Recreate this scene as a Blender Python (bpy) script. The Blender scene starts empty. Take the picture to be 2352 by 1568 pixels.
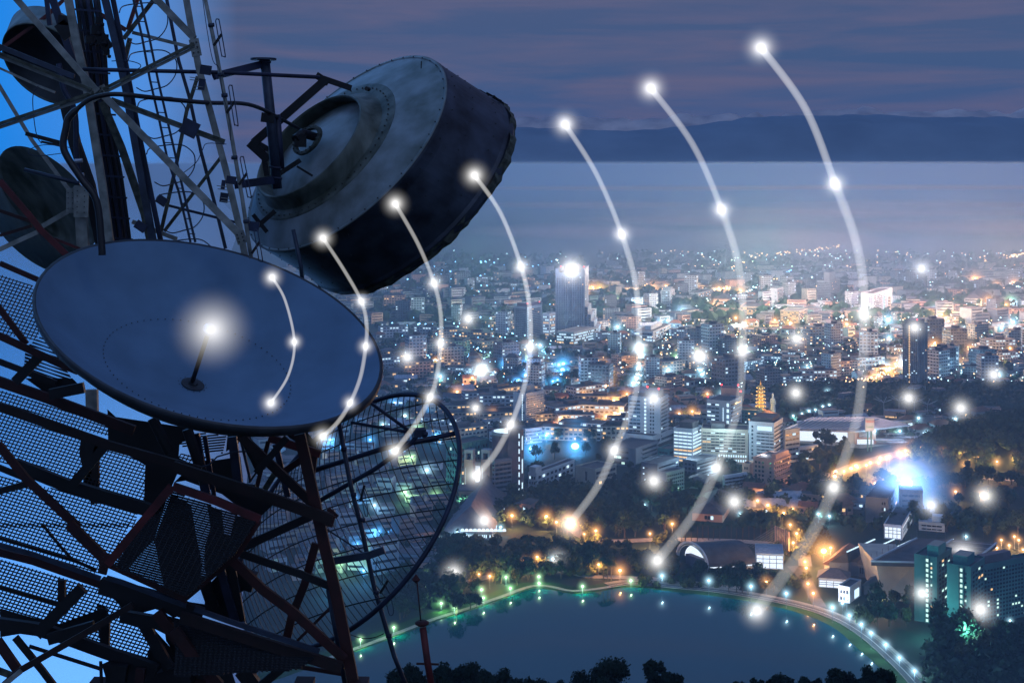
import bpy, math, random
from mathutils import Vector, Matrix
random.seed(7)
HAZE = 1.9e-4
R = random.random
C = bpy.context.scene.collection
S = bpy.context.scene
# ------------------------------------------------------------------ camera
H = 240.0            # the viewpoint stands this high above the valley
F = 3267.0           # focal length and picture measures in 2352 x 1568 units
CX, YH = 1176.0, 378.0
cam = bpy.data.cameras.new('camera'); camo = bpy.data.objects.new('camera', cam); C.objects.link(camo)
cam.lens = 50; cam.sensor_width = 36; cam.shift_y = (YH - 784) / 2352
cam.clip_start = 0.1; cam.clip_end = 90000
camo.location = (0, 0, H); camo.rotation_euler = (math.radians(90), 0, 0)
S.camera = camo
# ------------------------------------------------------------------ world
W = bpy.data.worlds.new('World'); S.world = W; W.use_nodes = True
nt = W.node_tree; nt.nodes.clear()
def N(nt, t, **k):
    n = nt.nodes.new(t)
    for a, b in k.items(): setattr(n, a, b)
    return n
def ramp(nt, stops, fac=None):
    r = N(nt, 'ShaderNodeValToRGB'); e = r.color_ramp.elements
    while len(e) > 1: e.remove(e[0])
    for i, (p, c) in enumerate(stops):
        q = e[0] if i == 0 else e.new(p)
        q.position = p; q.color = (c[0], c[1], c[2], 1)
    if fac is not None: nt.links.new(fac, r.inputs[0])
    return r
def math_(nt, op, a, b=None, c=None, clamp=False):
    m = N(nt, 'ShaderNodeMath', operation=op); m.use_clamp = clamp
    for i, v in enumerate((a, b, c)):
        if v is None: continue
        if isinstance(v, (int, float)): m.inputs[i].default_value = v
        else: nt.links.new(v, m.inputs[i])
    return m.outputs[0]
def mixc(nt, fac, a, b, bt='MIX'):
    m = N(nt, 'ShaderNodeMix', data_type='RGBA', blend_type=bt)
    for i, v in ((0, fac), (6, a), (7, b)):
        if isinstance(v, (int, float)): m.inputs[i].default_value = v
        elif isinstance(v, tuple): m.inputs[i].default_value = (*v, 1)
        else: nt.links.new(v, m.inputs[i])
    return m.outputs[2]
tc = N(nt, 'ShaderNodeTexCoord'); sp = N(nt, 'ShaderNodeSeparateXYZ'); nt.links.new(tc.outputs['Generated'], sp.inputs[0])
az = math_(nt, 'ARCTAN2', sp.outputs[0], sp.outputs[1])
el = sp.outputs[2]
elf = math_(nt, 'MULTIPLY_ADD', el, 2.0, 0.3, clamp=True)
dusk = ramp(nt, [(0.0, (.13, .15, .27)), (0.30, (.075, .105, .235)), (0.36, (.048, .094, .24)), (0.44, (.046, .092, .225)), (0.56, (.066, .094, .21)), (1.0, (.07, .11, .28))], elf)
# cloud streaks
mp = N(nt, 'ShaderNodeMapping'); mp.inputs['Scale'].default_value = (3, 3, 34); nt.links.new(tc.outputs['Generated'], mp.inputs[0])
nz = N(nt, 'ShaderNodeTexNoise'); nz.inputs['Scale'].default_value = 1.7; nz.inputs['Detail'].default_value = 7; nz.inputs['Roughness'].default_value = .55; nz.inputs['Distortion'].default_value = .4
nt.links.new(mp.outputs[0], nz.inputs['Vector'])
st = ramp(nt, [(0.42, (0, 0, 0)), (0.72, (1, 1, 1))], nz.outputs[0])
sky1 = mixc(nt, math_(nt, 'MULTIPLY', st.outputs[0], 0.85), dusk.outputs[0], (.128, .118, .222))
# bright blue clear part towards the left
blue = ramp(nt, [(0.0, (.0, .22, .82)), (0.30, (.012, .235, .80)), (0.6, (.055, .26, .76)), (1.0, (.13, .29, .66))], math_(nt, 'MULTIPLY_ADD', az, 4.5, 1.85, clamp=True))
bluehi = mixc(nt, math_(nt, 'MULTIPLY_ADD', el, 5.0, -.62, clamp=True), blue.outputs[0], (.26, .74, 1.75))
edge = math_(nt, 'MULTIPLY_ADD', az, -16.0, -3.05, clamp=True)
nz2 = N(nt, 'ShaderNodeTexNoise'); nz2.inputs['Scale'].default_value = 6; nt.links.new(tc.outputs['Generated'], nz2.inputs['Vector'])
leftlim = math_(nt, 'MULTIPLY_ADD', az, 2.0, 2.6, clamp=True)
sky2 = mixc(nt, math_(nt, 'MULTIPLY', edge, leftlim), sky1, bluehi)
# afterglow behind the viewer
back = math_(nt, 'MULTIPLY_ADD', sp.outputs[1], -2.0, -0.1, clamp=True)
sky3 = mixc(nt, back, sky2, (.20, .33, .64))
ns = N(nt, 'ShaderNodeTexSky'); ns.sky_type = 'NISHITA'; ns.sun_disc = False; ns.sun_elevation = math.radians(1.0); ns.sun_rotation = math.radians(200)
sky4 = mixc(nt, 1.0, sky3, mixc(nt, 1.0, ns.outputs[0], (.004, .007, .012), 'MULTIPLY'), 'ADD')
bg = N(nt, 'ShaderNodeBackground'); nt.links.new(sky4, bg.inputs[0]); bg.inputs[1].default_value = 1.0
wo = N(nt, 'ShaderNodeOutputWorld'); nt.links.new(bg.outputs[0], wo.inputs[0])
sun = bpy.data.lights.new('dusk_sun', 'SUN'); sun.energy = 0.22; sun.angle = math.radians(15); sun.color = (.72, .82, 1)
so = bpy.data.objects.new('dusk_sun', sun); C.objects.link(so); so.rotation_euler = (math.radians(35), math.radians(28), 0)
S.view_settings.view_transform = 'Standard'; S.view_settings.look = 'None'; S.view_settings.exposure = 0; S.view_settings.gamma = 1
cy = S.cycles
cy.use_denoising = True
try: cy.denoiser = 'OPENIMAGEDENOISE'
except Exception: pass
cy.max_bounces = 5; cy.diffuse_bounces = 2; cy.glossy_bounces = 3; cy.volume_bounces = 0; cy.transmission_bounces = 2; cy.transparent_max_bounces = 8
cy.sample_clamp_indirect = 2.0; cy.sample_clamp_direct = 12.0
cy.caustics_reflective = False; cy.caustics_refractive = False
cy.volume_max_steps = 64
cy.use_light_tree = True
# ------------------------------------------------------------------ measures
def P(x, y, Y): return Vector(((x - CX) / F * Y, Y, H - (y - YH) / F * Y))
def G(x, y, z=0.0):
    Y = (H - z) * F / (y - YH)
    return Vector(((x - CX) / F * Y, Y, z))
def A(p): return (p[0] * .3662, p[1] * .3662)
def A2(p): return (516.8 + p[0] * .40285, 86.1 + p[1] * .40285)
def B(p): return (p[0] * .21975, 287.1 + p[1] * .21975)
def Cc(p): return (p[0] * .2197, 861.3 + p[1] * .2197)
def Gx(p): return (p[0] * .4434, 872.8 + p[1] * .4434)
def D(p): return (p[0] * .3775, 976.2 + p[1] * .3775)
def Dd(p): return (p[0] * .23107, 1205.8 + p[1] * .23107)
def E(p): return (p[0] * .3906, 516.8 + p[1] * .3906)
def Ee(p): return (401.9 + p[0] * .2197, 947.4 + p[1] * .2197)
def Ff(p): return (401.9 + p[0] * .21275, 1234.5 + p[1] * .21275)
def Gg(p): return (516.8 + p[0] * .4508, 861.3 + p[1] * .4508)
SC = {A: .3662, A2: .40285, B: .21975, Cc: .2197, D: .3775, Dd: .23107, E: .3906, Ee: .2197, Ff: .21275, Gg: .4508, Gx: .4434}
# ------------------------------------------------------------------ materials
def mat(name, col, rough=.7, metal=0.0, var=.35, scale=3.0, bump=.0, spec=.4, col2=None, det=6, stretch=None):
    m = bpy.data.materials.new(name); m.use_nodes = True; t = m.node_tree
    b = t.nodes['Principled BSDF']; b.inputs['Roughness'].default_value = rough; b.inputs['Metallic'].default_value = metal
    b.inputs['Specular IOR Level'].default_value = spec
    co = N(t, 'ShaderNodeTexCoord'); n = N(t, 'ShaderNodeTexNoise'); n.inputs['Scale'].default_value = scale; n.inputs['Detail'].default_value = det
    if stretch:
        q = N(t, 'ShaderNodeMapping'); q.inputs['Scale'].default_value = stretch; t.links.new(co.outputs['Object'], q.inputs[0]); t.links.new(q.outputs[0], n.inputs['Vector'])
    else: t.links.new(co.outputs['Object'], n.inputs['Vector'])
    c2 = col2 or tuple(c * (1 - var) for c in col)
    c1 = col if col2 else tuple(min(1, c * (1 + var * .6)) for c in col)
    r = ramp(t, [(.32, c2), (.68, c1)], n.outputs[0]); t.links.new(r.outputs[0], b.inputs['Base Color'])
    if bump:
        u = N(t, 'ShaderNodeBump'); u.inputs['Strength'].default_value = bump; t.links.new(n.outputs[0], u.inputs['Height']); t.links.new(u.outputs[0], b.inputs['Normal'])
    return m
def emi(name, col, s, sample=False):
    m = bpy.data.materials.new(name); m.use_nodes = True; t = m.node_tree; t.nodes.clear()
    e = N(t, 'ShaderNodeEmission'); e.inputs[0].default_value = (*col, 1); e.inputs[1].default_value = s
    o = N(t, 'ShaderNodeOutputMaterial'); t.links.new(e.outputs[0], o.inputs[0])
    try: m.cycles.emission_sampling = 'FRONT' if sample else 'NONE'
    except Exception: pass
    return m
def glowvol(name, radial=True, pw=2.2, col=None, s=None, core=7.0):
    m = bpy.data.materials.new(name); m.use_nodes = True; t = m.node_tree; t.nodes.clear()
    e = N(t, 'ShaderNodeEmission'); o = N(t, 'ShaderNodeOutputMaterial')
    if radial:
        oi = N(t, 'ShaderNodeObjectInfo'); t.links.new(oi.outputs['Color'], e.inputs[0])
        co = N(t, 'ShaderNodeTexCoord'); g = N(t, 'ShaderNodeTexGradient', gradient_type='SPHERICAL'); t.links.new(co.outputs['Object'], g.inputs[0])
        a = math_(t, 'POWER', g.outputs[1], pw)
        b2 = math_(t, 'MULTIPLY_ADD', math_(t, 'POWER', g.outputs[1], 6.0), core, a)
        t.links.new(b2, e.inputs[1])
    else:
        e.inputs[0].default_value = (*col, 1); e.inputs[1].default_value = s
    t.links.new(e.outputs[0], o.inputs['Volume'])
    return m
# ------------------------------------------------------------------ mesh helpers
class MB:
    def __init__(s): s.v = []; s.f = []; s.m = []
    def add(s, v, f, m=0):
        b = len(s.v); s.v += [tuple(x) for x in v]; s.f += [tuple(i + b for i in q) for q in f]; s.m += [m] * len(f)
    def box(s, c, sz, rz=0, m=0, off=(0, 0, 0)):
        cx, cy_, cz = c; a, b, h = sz[0] / 2, sz[1] / 2, sz[2] / 2; co, si = math.cos(rz), math.sin(rz)
        v = []
        for z in (-h, h):
            for x, y in ((-a, -b), (a, -b), (a, b), (-a, b)):
                v.append((cx + x * co - y * si, cy_ + x * si + y * co, cz + z))
        s.add(v, [(3, 2, 1, 0), (4, 5, 6, 7), (0, 1, 5, 4), (1, 2, 6, 5), (2, 3, 7, 6), (3, 0, 4, 7)], m)
    def frame_box(s, o, a, b, z, a0, a1, b0, b1, z0, z1, m=0):
        v = [o + a * i + b * j + z * k for k in (z0, z1) for i, j in ((a0, b0), (a1, b0), (a1, b1), (a0, b1))]
        s.add(v, [(3, 2, 1, 0), (4, 5, 6, 7), (0, 1, 5, 4), (1, 2, 6, 5), (2, 3, 7, 6), (3, 0, 4, 7)], m)
    def sweep(s, pts, w, d, m=0, ref=Vector((0, 1, 0))):      # rectangular section w (seen) x d (deep)
        pts = [Vector(p) for p in pts]; n = len(pts); ring = []
        for i, p in enumerate(pts):
            t = (pts[min(i + 1, n - 1)] - pts[max(i - 1, 0)]).normalized()
            sd = t.cross(ref).normalized(); dp = sd.cross(t).normalized()
            ww = w[i] if isinstance(w, (list, tuple)) else w
            for a, b in ((-.5, -.5), (.5, -.5), (.5, .5), (-.5, .5)): ring.append(p + sd * a * ww + dp * b * d)
        f = [(0, 1, 2, 3), tuple(4 * (n - 1) + k for k in (3, 2, 1, 0))]
        for i in range(n - 1):
            for k in range(4): f.append((4 * i + k, 4 * i + 4 + k, 4 * i + 4 + (k + 1) % 4, 4 * i + (k + 1) % 4))
        s.add(ring, f, m)
    def ribbon(s, o, u, n, panes, a, e, m=0):      # window panes of one storey as one connected strip
        q = []
        for q0, q1 in panes: q += [(q0, -.05), (q0, .11), (q1, .11), (q1, -.05)]
        v = [o + u * x + n * d + Vector((0, 0, z)) for z in (a, e) for x, d in q]; k = len(q)
        s.add(v, [(i, i + 1, k + i + 1, k + i) for i in range(k - 1)], m)
    def tube(s, pts, r, seg=8, m=0, cap=True):
        pts = [Vector(p) for p in pts]; n = len(pts); ring = []; up = None
        for i, p in enumerate(pts):
            t = (pts[min(i + 1, n - 1)] - pts[max(i - 1, 0)]).normalized()
            if up is None: up = t.orthogonal().normalized()
            up = (up - t * up.dot(t)).normalized(); sd = t.cross(up)
            rr = r[i] if isinstance(r, (list, tuple)) else r
            for k in range(seg):
                q = 2 * math.pi * k / seg; ring.append(p + (up * math.cos(q) + sd * math.sin(q)) * rr)
        f = []
        for i in range(n - 1):
            for k in range(seg): f.append((i * seg + (k + 1) % seg, (i + 1) * seg + (k + 1) % seg, (i + 1) * seg + k, i * seg + k))
        if cap: f += [tuple(range(seg - 1, -1, -1)), tuple(range((n - 1) * seg, n * seg))]
        s.add(ring, f, m)
    def rings(s, rs, m=0, cap0=False, cap1=False):
        n = len(rs[0]); v = [p for r in rs for p in r]; f = []
        for i in range(len(rs) - 1):
            for k in range(n): f.append((i * n + k, i * n + (k + 1) % n, (i + 1) * n + (k + 1) % n, (i + 1) * n + k))
        if cap0: f.append(tuple(range(n - 1, -1, -1)))
        if cap1: f.append(tuple(range((len(rs) - 1) * n, len(rs) * n)))
        s.add(v, f, m)
    def ico(s, c, r, m=0, sq=1.0):
        t = (1 + 5 ** .5) / 2; L = (1 + t * t) ** .5
        v = [Vector(p) * (r / L) for p in ((-1, t, 0), (1, t, 0), (-1, -t, 0), (1, -t, 0), (0, -1, t), (0, 1, t), (0, -1, -t), (0, 1, -t), (t, 0, -1), (t, 0, 1), (-t, 0, -1), (-t, 0, 1))]
        s.add([Vector(c) + Vector((p.x, p.y, p.z * sq)) for p in v], [(0, 11, 5), (0, 5, 1), (0, 1, 7), (0, 7, 10), (0, 10, 11), (1, 5, 9), (5, 11, 4), (11, 10, 2), (10, 7, 6), (7, 1, 8), (3, 9, 4), (3, 4, 2), (3, 2, 6), (3, 6, 8), (3, 8, 9), (4, 9, 5), (2, 4, 11), (6, 2, 10), (8, 6, 7), (9, 8, 1)], m)
    def sphere(s, c, r, nu=20, nv=12, m=0, sz=1.0):
        c = Vector(c)
        rs = []
        for i in range(1, nv):
            a = math.pi * i / nv
            rs.append([c + Vector((math.sin(a) * math.cos(2 * math.pi * k / nu), math.sin(a) * math.sin(2 * math.pi * k / nu), -math.cos(a) * sz)) * r for k in range(nu)])
        b = len(s.v); s.rings(rs, m)
        s.v += [tuple(c - Vector((0, 0, r * sz))), tuple(c + Vector((0, 0, r * sz)))]
        n0 = len(s.v) - 2
        for k in range(nu):
            s.f.append((b + (k + 1) % nu, b + k, n0)); s.m.append(m)
            s.f.append((b + (nv - 2) * nu + k, b + (nv - 2) * nu + (k + 1) % nu, n0 + 1)); s.m.append(m)
    def mesh(s, name, mats, smooth=False):
        me = bpy.data.meshes.new(name); me.from_pydata(s.v, [], s.f)
        for m in (mats if isinstance(mats, (list, tuple)) else [mats]): me.materials.append(m)
        if len(me.materials) > 1: me.polygons.foreach_set('material_index', s.m)
        if smooth: me.polygons.foreach_set('use_smooth', [True] * len(me.polygons))
        me.update(); return me
    def build(s, name, mats, parent=None, smooth=False, origin=None):
        if origin is not None:
            o_ = Vector(origin); s.v = [tuple(Vector(p) - o_) for p in s.v]
        me = s.mesh(name, mats, smooth)
        o = bpy.data.objects.new(name, me); C.objects.link(o)
        if parent: o.parent = parent
        return o
def tag(o, label=None, cat=None, group=None, kind=None):
    if label: o['label'] = label
    if cat: o['category'] = cat
    if group: o['group'] = group
    if kind: o['kind'] = kind
    return o
def thing(name, label, cat, loc=(0, 0, 0), group=None, rz=0):
    o = bpy.data.objects.new(name, None); C.objects.link(o); o.location = loc; o.rotation_euler = (0, 0, rz); o.empty_display_size = .5
    return tag(o, label, cat, group)
def copy_tree(o, parent=None):
    c = o.copy(); C.objects.link(c)
    if parent: c.parent = parent
    for ch in list(o.children): copy_tree(ch, c)
    return c
class Grp:                      # a thing whose parts are given in world coordinates
    def __init__(s, name, label, cat, loc, group=None):
        s.r = thing(name, label, cat, loc, group); s.o = Vector(loc)
    def part(s, name, mb, mats, smooth=False, parent=None, label=None):
        o = mb.build(name, mats, parent or s.r, smooth, s.o)
        if label: o['label'] = label
        return o
# ------------------------------------------------------------------ palette
M = {}
M['pale'] = mat('weathered pale steel', (.22, .23, .22), .6, .0, scale=9, col2=(.09, .10, .095), bump=.1)
M['moss'] = mat('mossy steel', (.075, .085, .07), .8, .0, scale=14, col2=(.012, .014, .010))
M['steel'] = mat('blue grey galvanised steel', (.020, .030, .055), .5, .3, scale=8, var=.4)
M['navy'] = mat('dark navy steel', (.010, .016, .042), .55, .2, scale=6, var=.5)
M['black'] = mat('near black steel', (.0022, .0022, .005), .6, .1, scale=6, var=.5)  # even near black base colour for the dark steel parts
M['red'] = mat('dull red paint', (.065, .005, .008), .65, .0, scale=7, var=.5)
M['redd'] = mat('dark red paint', (.024, .002, .003), .7, .0, scale=7, var=.5)
M['brown'] = mat('dark brown paint', (.010, .0025, .003), .7, .0, scale=7, var=.5)
M['grat'] = mat('dark grating steel', (.0025, .004, .009), .6, .2)
M['rubber'] = mat('black rubber', (.003, .003, .007), .45, .0)
M['dishface'] = mat('blue grey dish paint', (.085, .155, .25), .75, 0, scale=2.2, var=.16, spec=.2)
M['dishrim'] = mat('dish rim paint', (.022, .026, .034), .6, 0, scale=5, var=.5)
M['dishback'] = mat('dark dish back', (.008, .009, .012), .8, 0, scale=5, var=.5)
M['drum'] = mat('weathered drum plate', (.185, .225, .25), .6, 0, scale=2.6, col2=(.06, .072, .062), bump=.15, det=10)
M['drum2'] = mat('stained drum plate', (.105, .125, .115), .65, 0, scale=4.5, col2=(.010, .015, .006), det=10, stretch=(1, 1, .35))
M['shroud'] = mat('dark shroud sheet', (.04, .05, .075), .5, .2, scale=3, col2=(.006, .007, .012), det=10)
M['bolt'] = mat('bolt head', (.02, .02, .02), .6)
M['metal'] = mat('clamp band metal', (.45, .5, .6), .35, .6)
# ================================================================== antenna tower in front
K = lambda Y: Y / F
BASEZ = H - 12
tower = Grp('lattice_tower', 'dark red and pale steel lattice tower carrying all the dishes', 'antenna tower', (-4, 13, BASEZ))
def member(sys, pts, w, m, Y, name='brace', depth=.55, g=None, parent=None, Yend=None):
    q = [sys(p) for p in pts]; n = len(q)
    Ys = [Y if Yend is None else Y + (Yend - Y) * i / (n - 1) for i in range(n)]
    ww = [w * SC[sys] * K(y) for y in Ys]
    b = MB(); b.sweep([P(p[0], p[1], y) for p, y in zip(q, Ys)], ww, ww[0] * depth)
    return (g or tower).part(name, b, M[m], parent=parent)
def angle(sys, pts, w, Y, name='brace'):
    q = [sys(p) for p in pts]; k = K(Y) * SC[sys] * w
    b = MB(); pp = [P(p[0], p[1], Y) for p in q]; t = (pp[-1] - pp[0]).normalized(); up = t.cross(Vector((0, 1, 0))).normalized()
    if up.z < 0: up = -up
    b.sweep([p - up * k * .24 for p in pp], k * .50, k * .08, 0)
    b.sweep([p + up * k * .24 + Vector((0, -.02, 0)) for p in pp], k * .48, k * .30, 1)  # mossy upper flange, its shaded tone also put into the colour
    for i in (0, 1):      # bolt heads near both ends
        for j in (.012, .03):
            c = pp[0].lerp(pp[-1], j if i == 0 else 1 - j); b.ico(c + Vector((0, -k * .2, 0)) - up * k * .2, k * .09, 1)
    return tower.part(name, b, [M['pale'], M['moss']])
def pipe(sys, pts, w, m, Y, name='pipe', seg=12, g=None, smooth=True, parent=None):
    q = [sys(p) for p in pts]
    if not isinstance(Y, (list, tuple)): Y = [Y] * len(q)
    b = MB(); b.tube([P(p[0], p[1], y) for p, y in zip(q, Y)], [w * SC[sys] * K(y) / 2 for y in Y], seg)
    return (g or tower).part(name, b, M[m], smooth=smooth, parent=parent)
def curve(pts, n=6):        # Catmull-Rom through picture points
    o = []; p = [pts[0]] + list(pts) + [pts[-1]]
    for i in range(1, len(p) - 2):
        for k in range(n):
            t = k / n; a = []
            for d in range(2):
                p0, p1, p2, p3 = (p[i + j][d] for j in (-1, 0, 1, 2))
                a.append(.5 * (2 * p1 + (p2 - p0) * t + (2 * p0 - 5 * p1 + 4 * p2 - p3) * t * t + (3 * p1 - p0 - 3 * p2 + p3) * t ** 3))
            o.append(tuple(a))
    o.append(pts[-1]); return o
# --- pale upper lattice
member(A, [(1165, -20), (1200, 180), (1245, 420), (1330, 740), (1420, 1080), (1500, 1420), (1540, 1620)], 38, 'pale', 13.4, 'leg')
member(A, [(425, -20), (480, 270), (540, 520), (590, 840), (640, 1150), (700, 1600)], 48, 'pale', 13.6, 'leg')
member(A, [(90, -20), (610, 575)], 38, 'pale', 12.9); member(A, [(650, 600), (1530, 1500)], 42, 'pale', 12.9)
angle(A, [(1225, 285), (655, 570)], 40, 12.75); angle(A, [(595, 590), (-20, 795)], 42, 12.75)
angle(A, [(-20, 338), (575, 572)], 40, 12.6); angle(A, [(700, 628), (1410, 893)], 38, 13.1)
member(A, [(960, -25), (1218, 242)], 42, 'pale', 13.2)
member(A, [(-10, 530), (200, 880), (435, 1195)], 22, 'pale', 13.9)
member(A, [(-10, 1568), (235, 1455)], 28, 'pale', 14.2); member(A, [(268, 1418), (450, 1312)], 30, 'pale', 14.2)
member(A, [(500, 1170), (525, 1600)], 72, 'pale', 13.7, 'leg')
member(A, [(830, 205), (1175, 292)], 22, 'pale', 14.6); member(A, [(-10, 425), (230, 535), (345, 580)], 14, 'pale', 14.6)
member(A, [(1240, 480), (1170, 700), (1100, 1060), (1010, 1450)], 22, 'moss', 14.6)
member(A, [(1395, 975), (1030, 1450)], 20, 'moss', 14.5); member(A, [(965, 0), (775, 245)], 26, 'moss', 14.5)
member(A, [(815, 240), (780, 390)], 28, 'moss', 14.4); member(A, [(830, 1390), (1110, 1500)], 26, 'pale', 14.8); member(A, [(1060, 1290), (1500, 1400)], 16, 'navy', 14.8)
member(A, [(-10, 318), (200, 170), (300, 95), (410, -10)], 22, 'red', 15.0); member(A, [(530, 30), (790, 190)], 28, 'red', 15.0)
member(A, [(865, -10), (800, 190)], 24, 'red', 15.0); member(A, [(-10, 290), (465, 482)], 32, 'steel', 12.4, 'beam')
member(B, [(0, 585), (320, 960), (420, 1090), (760, 1420)], 60, 'red', 13.3); member(B, [(0, 895), (330, 1010)], 36, 'redd', 13.5)
member(B, [(0, 1155), (330, 1055)], 32, 'redd', 13.5); member(B, [(570, 1190), (930, 1330)], 26, 'red', 13.6)
member(E, [(0, 225), (265, 340)], 30, 'redd', 13.2, 'beam')
# gusset plates with bolts
def plate(sys, c, w, h, rot, m, Y, bolts=0, name='gusset_plate'):
    b = MB(); o = P(*sys(c), Y); k = SC[sys] * K(Y); u = Vector((math.cos(rot), 0, -math.sin(rot))); v = Vector((math.sin(rot), 0, math.cos(rot)))
    b.frame_box(o, u, Vector((0, 1, 0)), v, -w * k / 2, w * k / 2, -.01, .01, -h * k / 2, h * k / 2)
    for i in range(bolts):
        a = u * ((i % 2 - .5) * w * k * .5) + v * ((i // 2 + .5) / max(1, bolts // 2) - .5) * h * k * .85
        b.ico(o + a + Vector((0, -.02, 0)), k * 6, 1)
    return tower.part(name, b, [M[m], M['bolt']])
plate(B, (740, 790), 90, 260, 0, 'pale', 13.75, 8); plate(B, (850, 800), 150, 330, .02, 'pale', 13.6, 10)
plate(A, (620, 585), 110, 70, -.5, 'pale', 12.95, 6); plate(A, (1190, 805), 105, 100, .45, 'navy', 12.9); plate(A, (1225, 300), 60, 110, -.2, 'pale', 13.1, 6)
plate(B, (1690, 790), 110, 90, .6, 'navy', 13.5); plate(B, (1470, 1060), 120, 90, .6, 'navy', 13.5); plate(A, (1510, 1490), 60, 80, -.3, 'pale', 12.85, 6)
plate(Dd, (1040, 380), 90, 210, .25, 'redd', 11.6, 8); plate(Ee, (1625, 1130), 80, 120, .3, 'redd', 12.0, 4)
# --- ladder with cage
lad = Grp('caged_ladder', 'slim steel ladder with round safety hoops climbing the tower', 'ladder', tuple(P(400, 620, 13.9)))
for pts in ([(832, -20), (890, 230), (940, 500), (1000, 760), (1050, 1000), (1120, 1200), (1195, 1520)], [(876, -20), (935, 230), (990, 500), (1055, 780), (1090, 930), (1150, 1200), (1225, 1520)]):
    member(A, pts, 14, 'steel', 13.9, 'rail', g=lad)
member(A, [(1042, -20), (1120, 380), (1190, 620), (1260, 950), (1340, 1250), (1415, 1560)], 20, 'steel', 14.6, 'cage_strap', g=lad)
hoop = [(748, 80), (765, 45), (830, 28), (960, 20), (1030, 60), (1052, 110), (1040, 180), (990, 240), (920, 262), (850, 278), (800, 255)]
for i in range(-1, 6):
    pts = curve([(x + 57 * i, y + 296 * i) for x, y in hoop], 4)
    if i == -1: pts = [p for p in pts if p[1] > -60]
    pipe(A, pts, 8, 'steel', [13.9 + .7 * math.sin(math.pi * k / len(pts)) for k in range(len(pts))], 'cage_hoop', 6, g=lad)
for k in range(16):
    y = 40 + k * 95; x = 855 + (y / 1500) * 345 - 8 * math.sin(y / 400)
    pipe(A, [(x - 20, y), (x + 28, y + 3)], 7, 'steel', 13.9, 'rung', 6, g=lad)
# --- trunk of waveguides
trunk = Grp('cable_trunk', 'dense black bundle of feeder cables running down inside the tower', 'cable bundle', tuple(P(240, 620, 14.2)))
for i, dx in enumerate((-66, -44, -22, 0, 22, 44, 66)):
    pts = [(545 + dx, -20), (590 + dx, 300), (632 + dx * .8, 700), (705 + dx * .8, 1100), (770 + dx * .8, 1580)]
    pts = [(x + random.uniform(-5, 5), y) for x, y in pts]
    pipe(A, curve(pts, 4), random.uniform(22, 30), ('black', 'navy')[i % 2], 14.2 + .06 * (i % 3), 'feeder_cable', 8, g=trunk)
for y in range(60, 1500, 130):
    x = 545 + y / 1580 * 215
    member(A, [(x - 85, y), (x + 85, y + 12)], 12, 'navy', 14.1, 'cable_clamp', g=trunk)
for (x, y, s) in ((600, 190, 60), (640, 250, 70), (620, 130, 44), (665, 330, 36), (560, 250, 50)):
    b = MB(); b.box(P(*A((x, y)), 13.95), (s * .0016, .12, s * .0014), .4); b.ico(P(*A((x + 20, y + 25)), 13.9), s * .0006); trunk.part('junction_box', b, M['black'])
member(A, [(655, -20), (740, 330), (790, 560), (830, 800), (880, 1080), (965, 1540)], 44, 'steel', 13.7, 'post')
member(A, [(705, -20), (785, 380), (860, 780), (940, 1180), (1012, 1530)], 30, 'navy', 13.75, 'post')
member(A, [(410, 640), (470, 900), (560, 1160), (640, 1540)], 70, 'black', 13.95, 'post')
member(A, [(640, 640), (760, 920), (905, 1340), (940, 1500)], 44, 'moss', 14.0, 'post')
member(A, [(290, -20), (312, 160)], 28, 'navy', 14.3, 'post'); member(A, [(325, -20), (380, 150), (470, 420)], 44, 'navy', 14.3, 'post')
pipe(A, curve([(370, 400), (400, 560), (470, 700), (480, 980), (500, 1110)], 4), 34, 'navy', 13.5, 'feeder_pipe')
for y in (1010, 1100): 
    b = MB(); b.tube([P(*A((470 + (y - 1010) * .1, y)), 13.45), P(*A((516 + (y - 1010) * .1, y - 4)), 13.45)], .02, 8); tower.part('clamp_band', b, M['metal'])
plate(A, (420, 130), 110, 60, .1, 'black', 13.8); plate(A, (405, 190), 80, 110, -.6, 'black', 13.8); plate(A, (650, 260), 70, 120, -.6, 'black', 13.9)
for (x, y, w, h) in ((1290, 440, 70, 60), (1265, 530, 40, 70), (1450, 1130, 60, 50), (1405, 1240, 50, 60), (1590, 1420, 70, 60), (1400, 1160, 24, 60)):
    plate(A, (x, y), w, h, .15, 'navy', 13.2, 0, 'clamp')
for (x, y) in ((1190, 485), (1190, 500), (1215, 540), (1215, 560), (1360, 1165), (1365, 1185), (1385, 1240), (1385, 1260)):
    pipe(A, [(x, y), (x + 60, y + 8)], 5, 'pale', 13.15, 'bolt', 6)
pipe(A, [(520, 435), (700, 440), (1380, 455), (2000, 485)], 26, 'navy', [13.2, 13.2, 13.6, 14.6], 'beam')
pipe(B, [(255, 468), (830, 610)], 44, 'steel', 13.4, 'strut'); member(B, [(268, 90), (660, 195)], 42, 'black', 13.5, 'strut'); member(B, [(430, 175), (660, 225)], 24, 'black', 13.4, 'strut')
pipe(A, curve([(700, 384), (800, 382), (870, 400), (882, 420), (860, 436)], 4), 6, 'navy', 13.0, 'thin_cable', 6)
pipe(A, curve([(1420, 905), (1300, 900), (1270, 940), (1230, 1020), (1150, 1085)], 4), 5, 'navy', 13.0, 'thin_cable', 6)
pipe(A, curve([(240, 540), (207, 600), (210, 720), (230, 850), (260, 900)], 4), 6, 'navy', 13.0, 'thin_cable', 6)
pipe(A, curve([(400, 960), (250, 978), (180, 965), (200, 930), (300, 908), (460, 930)], 4), 5, 'navy', 13.0, 'thin_cable', 6)
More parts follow.
